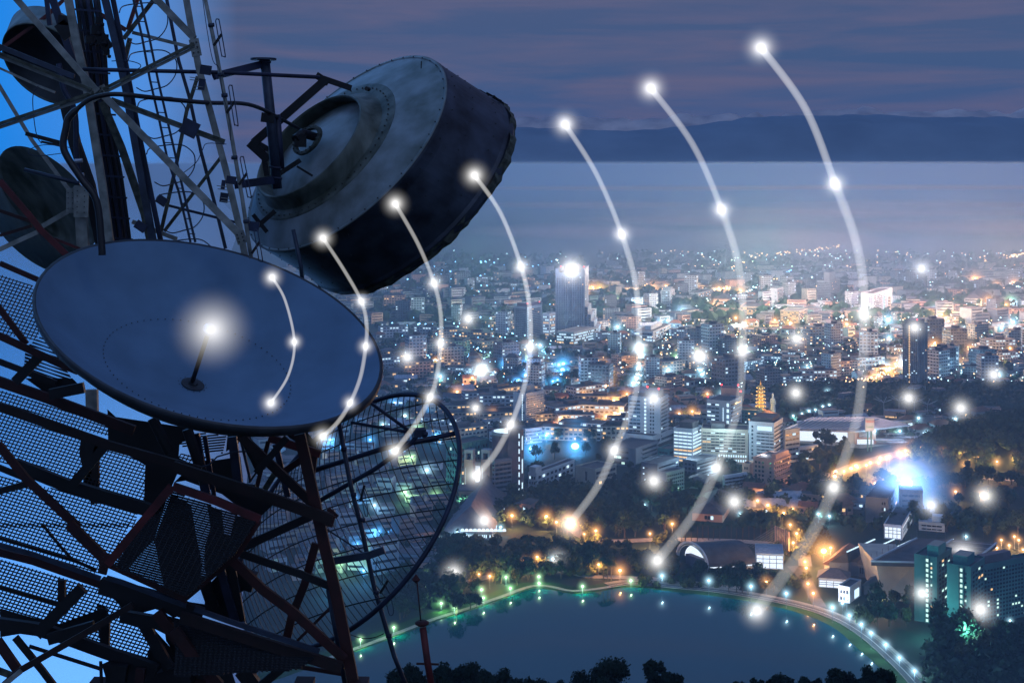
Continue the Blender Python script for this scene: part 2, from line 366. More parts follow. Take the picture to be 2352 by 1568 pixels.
# thick feeder hose
hose = [(640, 1600), (636, 1534), (606, 1264), (510, 1120), (420, 982), (396, 904), (414, 802), (430, 740), (500, 670), (560, 625), (640, 600), (750, 592), (1000, 618), (1300, 645), (1500, 648), (1620, 675), (1750, 740), (1900, 822)]
hp = curve([A(p) for p in hose], 5)
b = MB(); n = len(hp); b.tube([P(x, y, 12.3 + 4.1 * max(0, (x - 250) / 440) ** 2) for x, y in hp], [.021 + .010 * (i < n * .45) for i in range(n)], 10)
tag(b.build('feeder_hose', M['rubber'], smooth=True), 'thick black feeder hose arching from the tower to the big drum dish', 'cable')
# --- dipole antenna mast
dip = Grp('dipole_mast', 'slender pale antenna mast with folded dipole loops along the tower edge', 'antenna', tuple(P(510, 620, 12.8)))
mp_ = [(1283, -20), (1340, 250), (1400, 560), (1460, 900), (1520, 1250), (1575, 1620)]
pipe(A, mp_, 25, 'pale', 12.8, 'mast', g=dip)
for x, y in ((1325, 160), (1385, 470), (1408, 600), (1470, 990), (1545, 1390)):
    pipe(A, [(x - 18, y), (x + 18, y - 3)], 26, 'steel', 12.78, 'mast_clamp', 8, g=dip)
for (x0, y0, x1, y1) in ((1358, 120, 1406, 356), (1440, 535, 1486, 787), (1512, 982, 1568, 1238), (1600, 1440, 1640, 1640)):
    dx = (x1 - x0) * .5; r = 9; w = 14
    top, bot = (x0 + 2, y0), (x1 - 2, y1)
    pts = [(x0 - 6, y0 + 14), (x0, y0), (x0 + 12, y0 + 4), (x0 + 18, y0 + 18), (x1 + 6, y1 - 14), (x1, y1), (x1 - 12, y1 - 4), (x1 - 18, y1 - 18), (x0 - 6, y0 + 14)]
    pipe(A, curve(pts, 3), 7, 'steel', 12.5, 'dipole_loop', 6, g=dip)
    mx, my = (x0 + x1) / 2, (y0 + y1) / 2
    member(A, [(mx - 42, my + 50), (mx + 8, my - 22)], 16, 'black', 12.6, 'loop_bracket', g=dip)
pipe(A, curve([(1270, -10), (1300, 200), (1335, 380), (1375, 430), (1392, 560), (1440, 760), (1445, 880)], 4), 5, 'navy', 12.7, 'feed_cable', 6, g=dip)
# --- mounting pole for the drum dish
pole = Grp('dish_mounting_pole', 'stout blue grey pole behind the drum dish hub held by two brackets', 'pole', tuple(P(620, 420, 15.4)))
pipe(A, [(1660, 372), (1700, 760), (1738, 1185)], 62, 'steel', 15.4, 'pole', 20, g=pole)
pipe(A, [(1735, 720), (1760, 1060)], 50, 'navy', 15.5, 'pole_sleeve', 16, g=pole)
for y, x in ((385, 1663), (1050, 1725), (1115, 1733)): pipe(A, [(x - 36, y - 3), (x + 36, y + 6)], 16, 'navy', 15.35, 'pole_band', 8, g=pole)
member(A, [(1340, 480), (1640, 405)], 44, 'navy', 14.8, 'bracket', g=pole, Yend=15.4); member(A, [(1480, 1160), (1725, 1128)], 50, 'navy', 14.8, 'bracket', g=pole, Yend=15.4)
member(A, [(1640, 735), (1720, 745)], 60, 'black', 15.2, 'bracket', g=pole)
b = MB(); b.tube([P(*A((1652, 366)), 15.4), P(*A((1652, 378)), 15.4)], .14, 18); pole.part('pole_cap', b, M['steel'])
# ================================================================== ellipse helper
def ell(sx, sy, rel):            # extents and the sheared term rel = sxy/(sx*sy)
    sxy = rel * sx * sy; m = (sx * sx + sy * sy) / 2; d = (sx * sx - sy * sy) / 2; r = math.hypot(d, sxy)
    a, b_ = math.sqrt(m + r), math.sqrt(max(1, m - r)); th = .5 * math.atan2(2 * sxy, sx * sx - sy * sy)
    return a, b_, (math.cos(th), math.sin(th)), (-math.sin(th), math.cos(th))
class Disc:
    def __init__(s, cx, cy_, sx, sy, rel, Y, sgn):
        s.c = (cx, cy_); s.a, s.b, s.e1, s.e2 = ell(sx, sy, rel); s.Y = Y
        s.K = sgn * K(Y) * math.sqrt(max(0, s.a ** 2 - s.b ** 2))
    def pt(s, i, j, ox=0, oy=0, oY=0):
        return P(s.c[0] + ox + s.a * i * s.e1[0] + s.b * j * s.e2[0], s.c[1] + oy + s.a * i * s.e1[1] + s.b * j * s.e2[1], s.Y + oY + s.K * j)
    def ring(s, r, ox=0, oy=0, oY=0, n=72):
        return [s.pt(r * math.cos(2 * math.pi * k / n), r * math.sin(2 * math.pi * k / n), ox, oy, oY) for k in range(n)]
# ------------------------------------------------------------------ open dish facing up
dd = Disc(477, 766, 401, 216, .36, 12.0, -1)
kk = K(12.0)
dish = Grp('parabolic_dish', 'large open blue grey parabolic dish facing up in front of the tower', 'satellite dish', tuple(P(450, 960, 12.6)))
b = MB(); rs = []
for i in range(25):
    r = 1 - i / 24 * .995; t = 1 - r * r; rs.append(dd.ring(r * .985, -35 * t, 119 * t, 68 * kk * t))
b.rings(rs, 0, cap1=True)
n = 74
for k in range(n):      # the ring of rivet heads set into the reflector
    q = 2 * math.pi * k / n; r = .545; t = 1 - r * r; b.ico(dd.pt(r * .985 * math.cos(q), r * .985 * math.sin(q), -35 * t, 119 * t - 1, 68 * kk * t - .02), 1.7 * kk, 1)
dish.part('reflector', b, [M['dishface'], M['bolt']], True)
b = MB(); b.rings([dd.ring(.985), dd.ring(1.0, 0, -1.5), dd.ring(1.006, 0, 2), dd.ring(1.0, -1, 17, .04), dd.ring(.97, -2, 22, .06)], 0); dish.part('rim', b, M['dishrim'], True)
b = MB(); rs = [dd.ring(.975, -2, 20, .06)]
for i in range(1, 12):
    r = 1 - i / 11 * .9; t = 1 - r * r; rs.append(dd.ring(r * .97, -35 * t - 2, 119 * t + 26, 75 * kk * t + .08))
b.rings(rs, 0, cap1=True); dish.part('back_shell', b, M['dishback'], True)
def up_ring(r, h): return dd.ring(r, -35 + h * .26, 119 - h * .96, 68 * kk - h * .55 * kk, 32)
b = MB(); b.rings([up_ring(.066, 2), up_ring(.066, 4), up_ring(.028, 4.5), up_ring(.026, 9), up_ring(.016, 10)], 0, cap1=True)
for k in range(14):
    q = 2 * math.pi * k / 14; b.ico(dd.pt(.08 * math.cos(q), .08 * math.sin(q), -35, 116, 66 * kk), 1.2 * kk)
dish.part('hub', b, M['dishrim'])
b = MB(); b.tube([P(440, 882, 12.24), P(478, 765, 11.75)], 5.2 * kk, 14); dish.part('feed_rod', b, M['black'], True)
b = MB(); c0, c1 = P(478, 765, 11.75), P(481, 754, 11.70); b.tube([c0, c0.lerp(c1, .4), c1], [8 * kk, 14 * kk, 14 * kk], 20); dish.part('feed_head', b, M['metal'], True)
for pts in ([(430, 985), (455, 1060), (470, 1110)], [(560, 1000), (600, 1080)], [(350, 960), (390, 1040)], [(700, 970), (690, 1010)]):
    b = MB(); b.tube([P(x, y, 12.9) for x, y in pts], .05, 8); dish.part('back_strut', b, M['black'])
# ------------------------------------------------------------------ closed drum dish
drum = Grp('drum_antenna', 'huge weathered drum shaped microwave dish pointing away over the city', 'microwave dish', tuple(P(900, 500, 17)))
cxy = A2((701, 664)); q = .40285
db = Disc(cxy[0], cxy[1], 566 * q, 556 * q, -.683, 16.8, -1); k8 = K(16.8)
def dr(r, ox, oy, oY=0, n=96): return db.ring(r, ox * q, oy * q, oY, n)
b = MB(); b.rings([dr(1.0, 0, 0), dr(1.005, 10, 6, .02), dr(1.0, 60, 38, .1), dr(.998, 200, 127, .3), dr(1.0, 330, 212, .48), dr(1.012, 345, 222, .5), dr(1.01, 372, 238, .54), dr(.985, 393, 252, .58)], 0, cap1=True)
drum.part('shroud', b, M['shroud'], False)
b = MB(); b.rings([dr(1.0, 0, 0), dr(1.006, -4, -2), dr(.985, -10, -4), dr(.975, -3, -1)], 0); drum.part('rim', b, M['drum'], True)
b = MB(); b.rings([dr(.978, -4, -2), dr(.70, -125, -12, -.05)], 0); drum.part('back_plate', b, M['drum'])
b = MB(); b.rings([dr(.70, -126, -12, -.05), dr(.685, -138, -12, -.06), dr(.60, -146, -14, -.06)], 0); drum.part('flange', b, M['drum2'], True)
b = MB(); b.rings([dr(.60, -146, -14, -.06), dr(.545, -185, -28, -.16), dr(.53, -222, -44, -.24), dr(.515, -226, -46, -.25), dr(.505, -215, -40, -.22), dr(.50, -150, -15, -.08)], 0); drum.part('collar', b, M['drum2'], True)
b = MB(); rs = []
for i in range(8):
    r = .5 * (1 - i / 7 * .98); t = 1 - (r / .5) ** 2; rs.append(dr(r, -150 - 60 * t, -15 - 30 * t, -.08 - .10 * t))
b.rings(rs, 0, cap1=True); drum.part('inner_dome', b, M['drum'], True)
b = MB()
for r, ox, oy, oY, n in ((.985, -12, -5, -.02, 46), (.655, -141, -13, -.075, 60)):
    for k in range(n):
        w = 2 * math.pi * k / n; b.ico(db.pt(r * math.cos(w), r * math.sin(w), ox * q, oy * q, oY), 2.0 * k8)
for (f, n) in ((.12, 40), (.42, 40), (.8, 40)):
    for k in range(n):
        w = 2 * math.pi * k / n; b.ico(db.pt(1.004 * math.cos(w), 1.004 * math.sin(w), 345 * f * q, 222 * f * q, .5 * f), 1.6 * k8)
drum.part('bolt_ring', b, M['bolt'])
b = MB(); b.tube([P(*A2((820, 296)), 16.65), P(*A2((806, 292)), 16.6)], 5 * k8, 12); b.tube([P(*A2((1120, 135)), 16.7), P(*A2((1118, 178)), 16.7)], 1.4 * k8, 6); drum.part('vent_port', b, M['bolt'])
b = MB(); n = 20; c = A2((478, 590)); hb = Disc(c[0], c[1], 78 * q, 84 * q, -.55, 16.5, -1)
b.rings([hb.ring(1, n=28), hb.ring(1, -6, -3, -.05, 28), hb.ring(.8, -6, -3, -.05, 28), hb.ring(.75, 0, 0, 0, 28)], 0)
for k in range(18):
    w = 2 * math.pi * k / 18; b.ico(hb.pt(.9 * math.cos(w), .9 * math.sin(w), -8, -4, -.06), 2.2 * k8)
drum.part('feed_ring', b, M['moss'])
b = MB(); b.tube([P(*A2((520, 570)), 16.5), P(*A2((440, 545)), 16.2), P(*A2((400, 580)), 16.1)], 10 * k8, 10); b.box(P(*A2((430, 590)), 16.15), (.12, .12, .14)); drum.part('feed_elbow', b, M['black'])
# torn radome edge
b = MB(); ring = []
for k in range(96):
    w = 2 * math.pi * k / 96; j = random.uniform(-.012, .02); ring.append([db.pt((1.015 + j) * math.cos(w), (1.015 + j) * math.sin(w), 350 * q, 226 * q, .5), db.pt((1.0 + j) * math.cos(w), (1.0 + j) * math.sin(w), (392 + random.uniform(-8, 8)) * q, 250 * q, .58)])
b.rings([[r[0] for r in ring], [r[1] for r in ring]], 0); drum.part('radome_edge', b, M['moss'])
for i in range(9):
    w = -1.05 + i * .13; b = MB(); b.sweep([db.pt(1.01 * math.cos(w), 1.01 * math.sin(w), 300 * q, 192 * q, .42), db.pt(1.02 * math.cos(w), 1.02 * math.sin(w), 380 * q, 245 * q, .55)], .022, .02); drum.part('radome_hook', b, M['black'])
for pts, w in (([(165, 600), (570, 245)], 46), ([(560, 235), (720, 290)], 34), ([(520, 215), (590, 260)], 40), ([(140, 600), (250, 700)], 50), ([(165, 590), (250, 640)], 30), ([(215, 640), (240, 790)], 30), ([(290, 790), (430, 700)], 26), ([(170, 1090), (285, 990)], 26), ([(160, 1010), (240, 1110)], 22), ([(410, 735), (500, 790)], 12)):
    q_ = [A2(p) for p in pts]; b = MB(); b.sweep([P(x, y, 15.9) for x, y in q_], w * q * K(15.9), w * .6 * q * K(15.9)); drum.part('mounting_arm', b, M['black'])
b = MB(); b.tube([P(*A2((388, 1095)), 15), P(*A2((432, 1300)), 15), P(*A2((445, 1420)), 15)], 12 * q * K(15), 10); tag(b.build('short_pipe', M['steel'], smooth=True), 'short grey pipe stub standing between drum dish and open dish', 'pipe')
# ------------------------------------------------------------------ dishes behind, left edge
c = B((520, 745)); dl = Disc(c[0], c[1], 520 * .21975, 512 * .21975, .62, 14.9, 1); z = .21975
ld = Grp('drum_antenna', 'dark weathered drum dish half hidden behind the pale struts at mid height', 'microwave dish', tuple(P(105, 450, 15.2)))
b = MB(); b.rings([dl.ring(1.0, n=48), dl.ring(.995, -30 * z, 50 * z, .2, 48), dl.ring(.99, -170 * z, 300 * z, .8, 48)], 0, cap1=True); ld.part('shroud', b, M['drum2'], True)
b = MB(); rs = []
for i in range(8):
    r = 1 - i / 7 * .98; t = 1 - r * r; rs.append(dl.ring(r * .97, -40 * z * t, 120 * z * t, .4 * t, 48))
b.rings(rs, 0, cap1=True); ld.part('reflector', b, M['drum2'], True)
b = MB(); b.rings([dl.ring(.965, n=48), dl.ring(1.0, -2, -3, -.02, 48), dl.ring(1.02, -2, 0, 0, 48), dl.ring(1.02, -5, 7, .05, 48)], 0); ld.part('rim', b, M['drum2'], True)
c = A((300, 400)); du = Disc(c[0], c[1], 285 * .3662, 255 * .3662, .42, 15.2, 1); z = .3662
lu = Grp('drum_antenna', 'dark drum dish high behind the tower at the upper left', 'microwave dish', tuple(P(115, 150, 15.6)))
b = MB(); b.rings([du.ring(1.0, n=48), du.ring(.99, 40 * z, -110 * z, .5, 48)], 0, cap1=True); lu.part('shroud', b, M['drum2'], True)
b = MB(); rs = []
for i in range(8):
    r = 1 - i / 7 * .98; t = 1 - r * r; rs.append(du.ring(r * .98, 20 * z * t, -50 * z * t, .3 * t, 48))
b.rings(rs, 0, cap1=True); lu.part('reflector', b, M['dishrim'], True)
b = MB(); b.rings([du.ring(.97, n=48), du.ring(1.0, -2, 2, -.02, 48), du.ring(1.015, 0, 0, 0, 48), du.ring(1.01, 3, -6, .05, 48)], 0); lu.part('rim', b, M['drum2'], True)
# ------------------------------------------------------------------ grid dish
z = .4508; c = Gg((628, 749)); gd = Disc(c[0], c[1], 568 * z, 651 * z, -.532, 13.6, -1); kg = K(13.6)
grid = Grp('grid_parabolic_antenna', 'wire grid parabolic antenna with tubular rim right of the red lower lattice', 'grid dish', tuple(P(830, 1150, 13.6)))
b = MB(); pts = gd.ring(1.0, n=96); b.tube(pts + [pts[0]], 12.5 * z * kg, 10, cap=False); grid.part('rim_tube', b, M['navy'], True)
def gp(i, j):
    t = max(0, 1 - i * i - j * j); return gd.pt(i, j, -150 * z * t, -55 * z * t, .55 * t)
def sdir(dx, dy):
    i = (dx * gd.e1[0] + dy * gd.e1[1]) / gd.a; j = (dx * gd.e2[0] + dy * gd.e2[1]) / gd.b; L = math.hypot(i, j); return i / L, j / L
def gridlines(dv, n, r, nm, lo=-1, hi=1):
    px_, py_ = -dv[1], dv[0]
    for k in range(n):
        o = -1 + 2 * (k + 1) / (n + 1)
        if o < lo or o > hi: continue
        h = math.sqrt(1 - o * o); b = MB(); L = [gp(px_ * o + dv[0] * t, py_ * o + dv[1] * t) for t in [h * (-1 + 2 * s / 13) for s in range(14)]]
        b.tube(L, r, 5); grid.part(nm, b, M['grat'])
gridlines(sdir(.30, .954), 46, 2.6 * z * kg, 'grid_bar'); gridlines(sdir(.94, -.34), 9, 3.6 * z * kg, 'cross_rib')
for pts, w, y in (([(430, 492), (800, 375), (1195, 292)], 26, 13.2), ([(480, 640), (760, 480), (950, 345), (990, 292)], 24, 13.0), ([(718, 125), (950, 292)], 17, 13.1), ([(640, 240), (930, 290)], 15, 13.1)):
    pipe(Gg, pts, w, 'navy', y, 'feed_strut', 10, g=grid)
b = MB(); b.box(P(*Gg((990, 292)), 12.95), (.11, .12, .07), .2); b.ico(P(*Gg((1020, 300)), 12.9), .03); grid.part('feed_box', b, M['navy'])
mast = Grp('antenna_pipe_mast', 'blue grey pipe mast leaning in front of the wire grid dish', 'pole', tuple(P(840, 1400, 12.7)))
pipe(Gg, [(572, 200), (640, 560), (700, 800), (760, 1080), (862, 1430), (930, 1600)], 24, 'steel', 12.7, 'mast', g=mast)
for x, y in ((606, 380), (655, 610), (700, 740), (770, 1110), (835, 1330)): pipe(Gg, [(x - 14, y - 3), (x + 14, y - 3)], 22, 'navy', 12.68, 'mast_clamp', 8, g=mast)
member(Gg, [(500, 955), (740, 915), (812, 888)], 36, 'steel', 12.5, 'cross_bracket', g=mast)
member(Gg, [(690, 640), (710, 560)], 12, 'black', 12.6, 'loop_bracket', g=mast); member(Gg, [(790, 1110), (830, 1045)], 12, 'black', 12.6, 'loop_bracket', g=mast)
for L in ([(700, 580), (712, 600), (728, 700), (716, 716), (700, 640), (704, 590)], [(775, 930), (770, 1000), (800, 1070), (796, 990), (778, 940)], [(815, 1060), (850, 1150), (858, 1210), (838, 1220), (820, 1150)]):
    pipe(Gg, curve(L, 4), 4, 'navy', 12.55, 'dipole_loop', 6, g=mast)
pipe(Gg, curve([(640, 1320), (700, 1340), (760, 1335), (810, 1315)], 4), 5, 'rubber', 12.6, 'thin_cable', 6, g=mast)
pipe(Gg, [(525, 1090), (560, 1290), (620, 1620)], 24, 'steel', 12.2, 'side_pipe', g=mast)
# ------------------------------------------------------------------ lower red lattice (behind mesh Y 14+, in front 11-13)
for s_, pts, w, m, y, nm in [
 (Cc, [(-30, 60), (500, 240), (1400, 580)], 105, 'redd', 13.0, 'beam'), (Cc, [(-30, 320), (1150, 735), (2100, 1000)], 92, 'brown', 12.6, 'beam'),
 (Cc, [(150, 930), (700, 1150), (1600, 1420)], 130, 'black', 12.8, 'beam'), (Cc, [(-20, 720), (280, 1090), (820, 1590)], 82, 'redd', 12.3, 'brace'),
 (Dd, [(690, -10), (1050, 340)], 100, 'redd', 12.2, 'brace'), (Cc, [(1090, 750), (770, 1130)], 95, 'black', 12.7, 'brace'),
 (Cc, [(-20, 1215), (330, 1125)], 66, 'black', 12.4, 'brace'), (Cc, [(-20, 960), (300, 1090)], 60, 'black', 12.9, 'beam'),
 (Cc, [(1000, 830), (1000, 1210)], 75, 'brown', 14.9, 'leg'), (Cc, [(520, 200), (880, 130)], 110, 'black', 12.9, 'brace'), (Cc, [(960, 150), (965, 400)], 120, 'pale', 14.6, 'post'),
 (E, [(-10, 480), (155, 700)], 34, 'redd', 12.8, 'brace'), (E, [(90, 920), (245, 760)], 56, 'black', 12.8, 'brace'), (E, [(-10, 648), (340, 810), (460, 860)], 40, 'redd', 12.7, 'beam'),
 (E, [(-10, 800), (330, 930)], 34, 'black', 13.2, 'beam'),
 (Dd, [(-20, 190), (330, 288), (1000, 530)], 46, 'steel', 12.2, 'beam'), (Dd, [(-20, 262), (330, 350), (1000, 585)], 76, 'redd', 12.3, 'beam'),
 (Dd, [(-10, 128), (740, 352), (960, 445)], 30, 'black', 12.5, 'conduit'), (Dd, [(420, -10), (600, 210), (740, 362)], 26, 'black', 12.5, 'conduit'),
 (Dd, [(-20, 610), (620, 795)], 44, 'black', 12.8, 'beam'), (Dd, [(-20, 975), (450, 1040), (1000, 1240), (1560, 1440)], 120, 'black', 12.5, 'beam'),
 (Dd, [(820, 620), (370, 1080)], 120, 'black', 12.4, 'brace'), (Dd, [(615, 540), (612, 830)], 70, 'brown', 12.9, 'leg'),
 (Dd, [(1320, 790), (900, 1040), (200, 1440), (40, 1580)], 62, 'brown', 11.9, 'brace'), (Dd, [(210, 1445), (30, 1590)], 50, 'pale', 11.85, 'brace'),
 (Dd, [(150, 1110), (420, 1440), (540, 1600)], 66, 'black', 12.3, 'brace'), (Dd, [(-30, 1140), (200, 1470)], 90, 'redd', 12.3, 'brace'), (Dd, [(290, 1200), (1000, 1425)], 34, 'black', 12.2, 'beam'),
 (Dd, [(940, 1000), (660, 1080), (480, 1130)], 110, 'black', 12.3, 'brace'),
 (Dd, [(-20, 1440), (140, 1500)], 60, 'moss', 12.0, 'beam'), (Dd, [(1000, 1350), (1010, 1600)], 30, 'black', 12.3, 'post'), (Dd, [(1180, 1380), (1150, 1600)], 190, 'black', 12.4, 'post'), (Dd, [(1400, 1420), (1380, 1600)], 90, 'redd', 12.4, 'post'), (Dd, [(1720, 1400), (1780, 1600)], 300, 'black', 12.8, 'beam'),
 (Dd, [(1000, 590), (1500, 720), (2010, 900)], 150, 'black', 12.2, 'beam'), (Dd, [(1060, 520), (1200, 560), (1850, 800)], 46, 'steel', 12.1, 'beam'),
 (Dd, [(1200, 900), (1560, 960), (2010, 1180)], 120, 'black', 12.3, 'brace'), (Dd, [(1050, 920), (1040, 1250)], 90, 'black', 12.9, 'leg'), (Dd, [(1390, 900), (1680, 1420)], 110, 'black', 12.6, 'brace'), (Dd, [(1560, 860), (2010, 1460)], 110, 'redd', 12.1, 'brace'),
 (Ff, [(-10, 990), (200, 1280), (480, 1600)], 120, 'redd', 11.9, 'brace'), (Ff, [(230, 930), (350, 1150), (520, 1420)], 120, 'black', 12.2, 'brace'),
 (Ff, [(210, 765), (560, 890), (1560, 1225)], 54, 'steel', 11.8, 'beam'), (Ff, [(60, 850), (900, 1120), (1800, 1400)], 115, 'brown', 11.9, 'beam'),
 (Ee, [(980, 262), (1520, 430)], 80, 'red', 12.9, 'beam'), (Ee, [(1240, 210), (1330, 290)], 70, 'redd', 12.9, 'brace'), (Ee, [(1440, 430), (1410, 640)], 110, 'redd', 12.95, 'leg'),
 (Ee, [(680, 240), (1440, 950)], 92, 'brown', 12.6, 'brace'), (Ee, [(1170, 260), (850, 630)], 72, 'black', 12.5, 'brace'), (Ee, [(860, 610), (775, 730)], 20, 'black', 12.45, 'brace'), (Ee, [(975, 300), (850, 800)], 44, 'redd', 13.0, 'brace'),
 (Ee, [(-20, 560), (850, 840), (1640, 1120)], 112, 'brown', 12.0, 'beam'), (Ee, [(600, 250), (660, 740)], 92, 'navy', 13.0, 'post'), (Ee, [(690, 280), (790, 720)], 26, 'navy', 13.0, 'post'),
 (Ee, [(210, 220), (330, 880)], 92, 'navy', 13.0, 'post'), (Ee, [(310, 240), (410, 880)], 44, 'navy', 13.1, 'post'), (Ee, [(620, 780), (840, 800)], 90, 'black', 12.2, 'clamp'),
 (Ee, [(1050, 330), (1180, 880)], 60, 'navy', 13.3, 'post'), (Ee, [(1370, 450), (1100, 640)], 60, 'redd', 13.2, 'brace'), (Ee, [(1040, 640), (940, 800)], 60, 'moss', 13.2, 'brace'),
 (Ee, [(-20, 770), (430, 920), (890, 1115)], 84, 'red', 11.5, 'hatch_frame'),
 (Ee, [(700, 1410), (1420, 1080)], 84, 'black', 12.3, 'brace'), (Ff, [(680, 160), (1350, 390), (1790, 570)], 76, 'black', 12.2, 'brace'), (Ff, [(590, 210), (950, 560), (1300, 820), (1830, 1310)], 98, 'redd', 12.0, 'brace'),
 (Ff, [(1520, 60), (1400, 500), (1260, 850), (1205, 1090)], 88, 'redd', 12.4, 'brace'), (Ff, [(1320, 1110), (1690, 740)], 30, 'redd', 12.3, 'brace'),
 (Ff, [(480, 300), (650, 900)], 86, 'navy', 12.7, 'post'), (Ff, [(600, 250), (720, 900)], 80, 'black', 12.75, 'post'), (Ff, [(560, 380), (860, 480)], 200, 'black', 13.0, 'beam'),
 (Ff, [(300, 420), (440, 820)], 120, 'black', 13.1, 'beam'),
 (Ee, [(1590, 1220), (1990, 1480)], 16, 'steel', 12.6, 'guy_rod'), (Ee, [(1700, 1090), (1600, 1000)], 40, 'redd', 12.1, 'brace'),
 (Ff, [(1240, 1375), (1820, 1470)], 42, 'redd', 12.2, 'brace'), (Ff, [(1170, 1390), (930, 1590)], 90, 'black', 12.2, 'brace'), (Ff, [(1170, 1330), (1500, 1300)], 80, 'black', 12.3, 'beam'), (Ff, [(720, 1420), (860, 1600)], 160, 'black', 12.5, 'post'),
 (Gg, [(380, 300), (430, 520), (510, 880), (570, 1130), (665, 1620)], 56, 'redd', 12.1, 'leg')]:
    member(s_, pts, w, m, y, nm)
member(D, [(1045, 372), (655, 845)], 52, 'red', 11.5, 'hatch_frame'); member(Gx, [(1342, 725), (1228, 902), (965, 1122)], 34, 'redd', 11.5, 'hatch_frame'); member(D, [(655, 845), (1140, 1065)], 34, 'redd', 11.52, 'hatch_frame')
pipe(Ee, [(260, 570), (360, 545), (440, 460), (610, 410), (820, 400)], 18, 'steel', 12.6, 'cage_hoop', 6)
for x, y in ((0, 0),):
    for (px_, Yb) in ((230, 13.4), (470, 12.9), (825, 12.1), (700, 12.3)):
        b = MB(); t = P(px_, 1560, Yb); b.sweep([t, Vector((t.x - .2, t.y, BASEZ))], .16, .16); tower.part('leg', b, M['redd'])
# ------------------------------------------------------------------ gratings
def clip(poly, n, c):
    hits = []
    for i in range(len(poly)):
        a, b_ = poly[i], poly[(i + 1) % len(poly)]; da = a[0] * n[0] + a[1] * n[1] - c; db_ = b_[0] * n[0] + b_[1] * n[1] - c
        if (da < 0) != (db_ < 0):
            t = da / (da - db_); hits.append((a[0] + (b_[0] - a[0]) * t, a[1] + (b_[1] - a[1]) * t))
    return hits
def grating(poly, y0, dirs, name='platform_grating'):
    Yf = lambda y: y0 - (y - 1000) * .0022
    b = MB()
    for (d, pitch, w) in dirs:
        L = math.hypot(*d); d = (d[0] / L, d[1] / L); n = (-d[1], d[0]); cs = [p[0] * n[0] + p[1] * n[1] for p in poly]
        c = min(cs) + pitch * .5
        while c < max(cs):
            h = sorted(clip(poly, n, c), key=lambda p: p[0] * d[0] + p[1] * d[1])
            for i in range(0, len(h) - 1, 2):
                a, e = h[i], h[i + 1]
                b.sweep([P(a[0], a[1], Yf(a[1])), P(e[0], e[1], Yf(e[1]))], w * K(y0), .012 + .004 * (d[0] > .9))
            c += pitch
    return tower.part(name, b, M['grat'])
d1 = ((1, .30), 7.8, 2.0); d2 = ((-.52, 1), 8.8, 2.1)
grating([E(p) for p in ((0, 290), (240, 375), (300, 480), (210, 680), (0, 640))], 14.9, [d1, d2])
grating([E(p) for p in ((150, 720), (260, 640), (420, 900), (400, 990), (140, 880))], 14.9, [d1, ((1, .36), 7.6, 2.5)])
grating([Cc(p) for p in ((-10, 150), (1300, 560), (1400, 700), (-10, 370))], 14.9, [d1, d2])
grating([Cc(p) for p in ((-10, 360), (1500, 880), (1570, 1380), (-10, 900))], 15.1, [d1, d2])
grating([Cc(p) for p in ((-10, 1050), (1450, 1400), (1400, 1590), (-10, 1590))], 15.0, [d1, d2])
grating([Dd(p) for p in ((-10, -20), (1280, -20), (1200, 340), (940, 480), (-10, 200))], 15.2, [d1, d2])
grating([Dd(p) for p in ((-10, 330), (1220, 700), (1700, 1450), (-10, 1000))], 15.0, [d1, ((-.55, 1), 9.0, 2.6)])
grating([(394, 1127), (588, 1198), (540, 1272), (430, 1368), (258, 1300)], 11.9, [((1, .27), 5.6, 3.4), ((-.5, 1), 13, 1.5)], 'hatch_grating')
grating([Ff(p) for p in ((0, 880), (1500, 1290), (1350, 1420), (0, 1500))], 13.0, [((1, .02), 6.0, 4.3), ((-.1, 1), 11, 4.6)])
grating([Ee(p) for p in ((0, 180), (540, 240), (500, 420), (340, 420), (0, 330))], 14.0, [((1, -.1), 6.0, 3.2)])
grating([Ee(p) for p in ((0, 420), (420, 480), (340, 620), (0, 540))], 14.0, [d1, d2])
# black fill sheets added to darken the gaps between the beams
def dark_fill(pts, Y, m='black'):
    q = [Gx(p) for p in pts]; n = len(q); b = MB(); f = [P(x, y, Y) for x, y in q]; k = [P(x, y, Y + .03) for x, y in q]
    b.add(f + k, [tuple(range(n)), tuple(range(2 * n - 1, n - 1, -1))] + [(i, (i + 1) % n, n + (i + 1) % n, n + i) for i in range(n)]); tower.part('dark_fill_sheet', b, M[m])
dark_fill([(556, 150), (600, 190), (1000, 250), (985, 300), (930, 330), (925, 400), (1005, 440), (925, 470), (890, 550), (780, 650), (745, 640), (752, 440), (560, 330)], 13.6)
dark_fill([(1000, 432), (1245, 395), (1262, 540), (1420, 640), (1350, 705), (1240, 660), (1150, 590), (960, 520), (900, 530)], 13.7)
dark_fill([(890, 590), (990, 645), (1012, 780), (1048, 955), (1030, 1060), (950, 1110), (850, 1075), (798, 828)], 12.4); dark_fill([(880, 560), (798, 828), (735, 890), (640, 1010), (590, 985), (700, 780)], 12.4)
dark_fill([(1072, 640), (1150, 680), (1162, 800), (1192, 812), (1218, 700), (1345, 720), (1230, 905), (1075, 1045), (1058, 960), (1062, 860), (1090, 760)], 12.4)
dark_fill([(500, 1035), (620, 1050), (830, 1120), (1000, 1150), (1230, 1185), (1262, 1240), (1180, 1250), (1000, 1190), (900, 1230), (820, 1180), (700, 1215), (640, 1190), (560, 1100)], 12.9)
dark_fill([(1060, 1080), (1225, 905), (1330, 1040), (1240, 1105), (1252, 1235), (1060, 1165)], 13.2)
dark_fill([(800, 1290), (900, 1400), (945, 1480), (1190, 1475), (1225, 1580), (560, 1580), (525, 1470), (640, 1420), (760, 1440)], 12.9)
dark_fill([(840, 1210), (980, 1250), (1010, 1340), (1200, 1500), (960, 1490), (860, 1350)], 13.05)
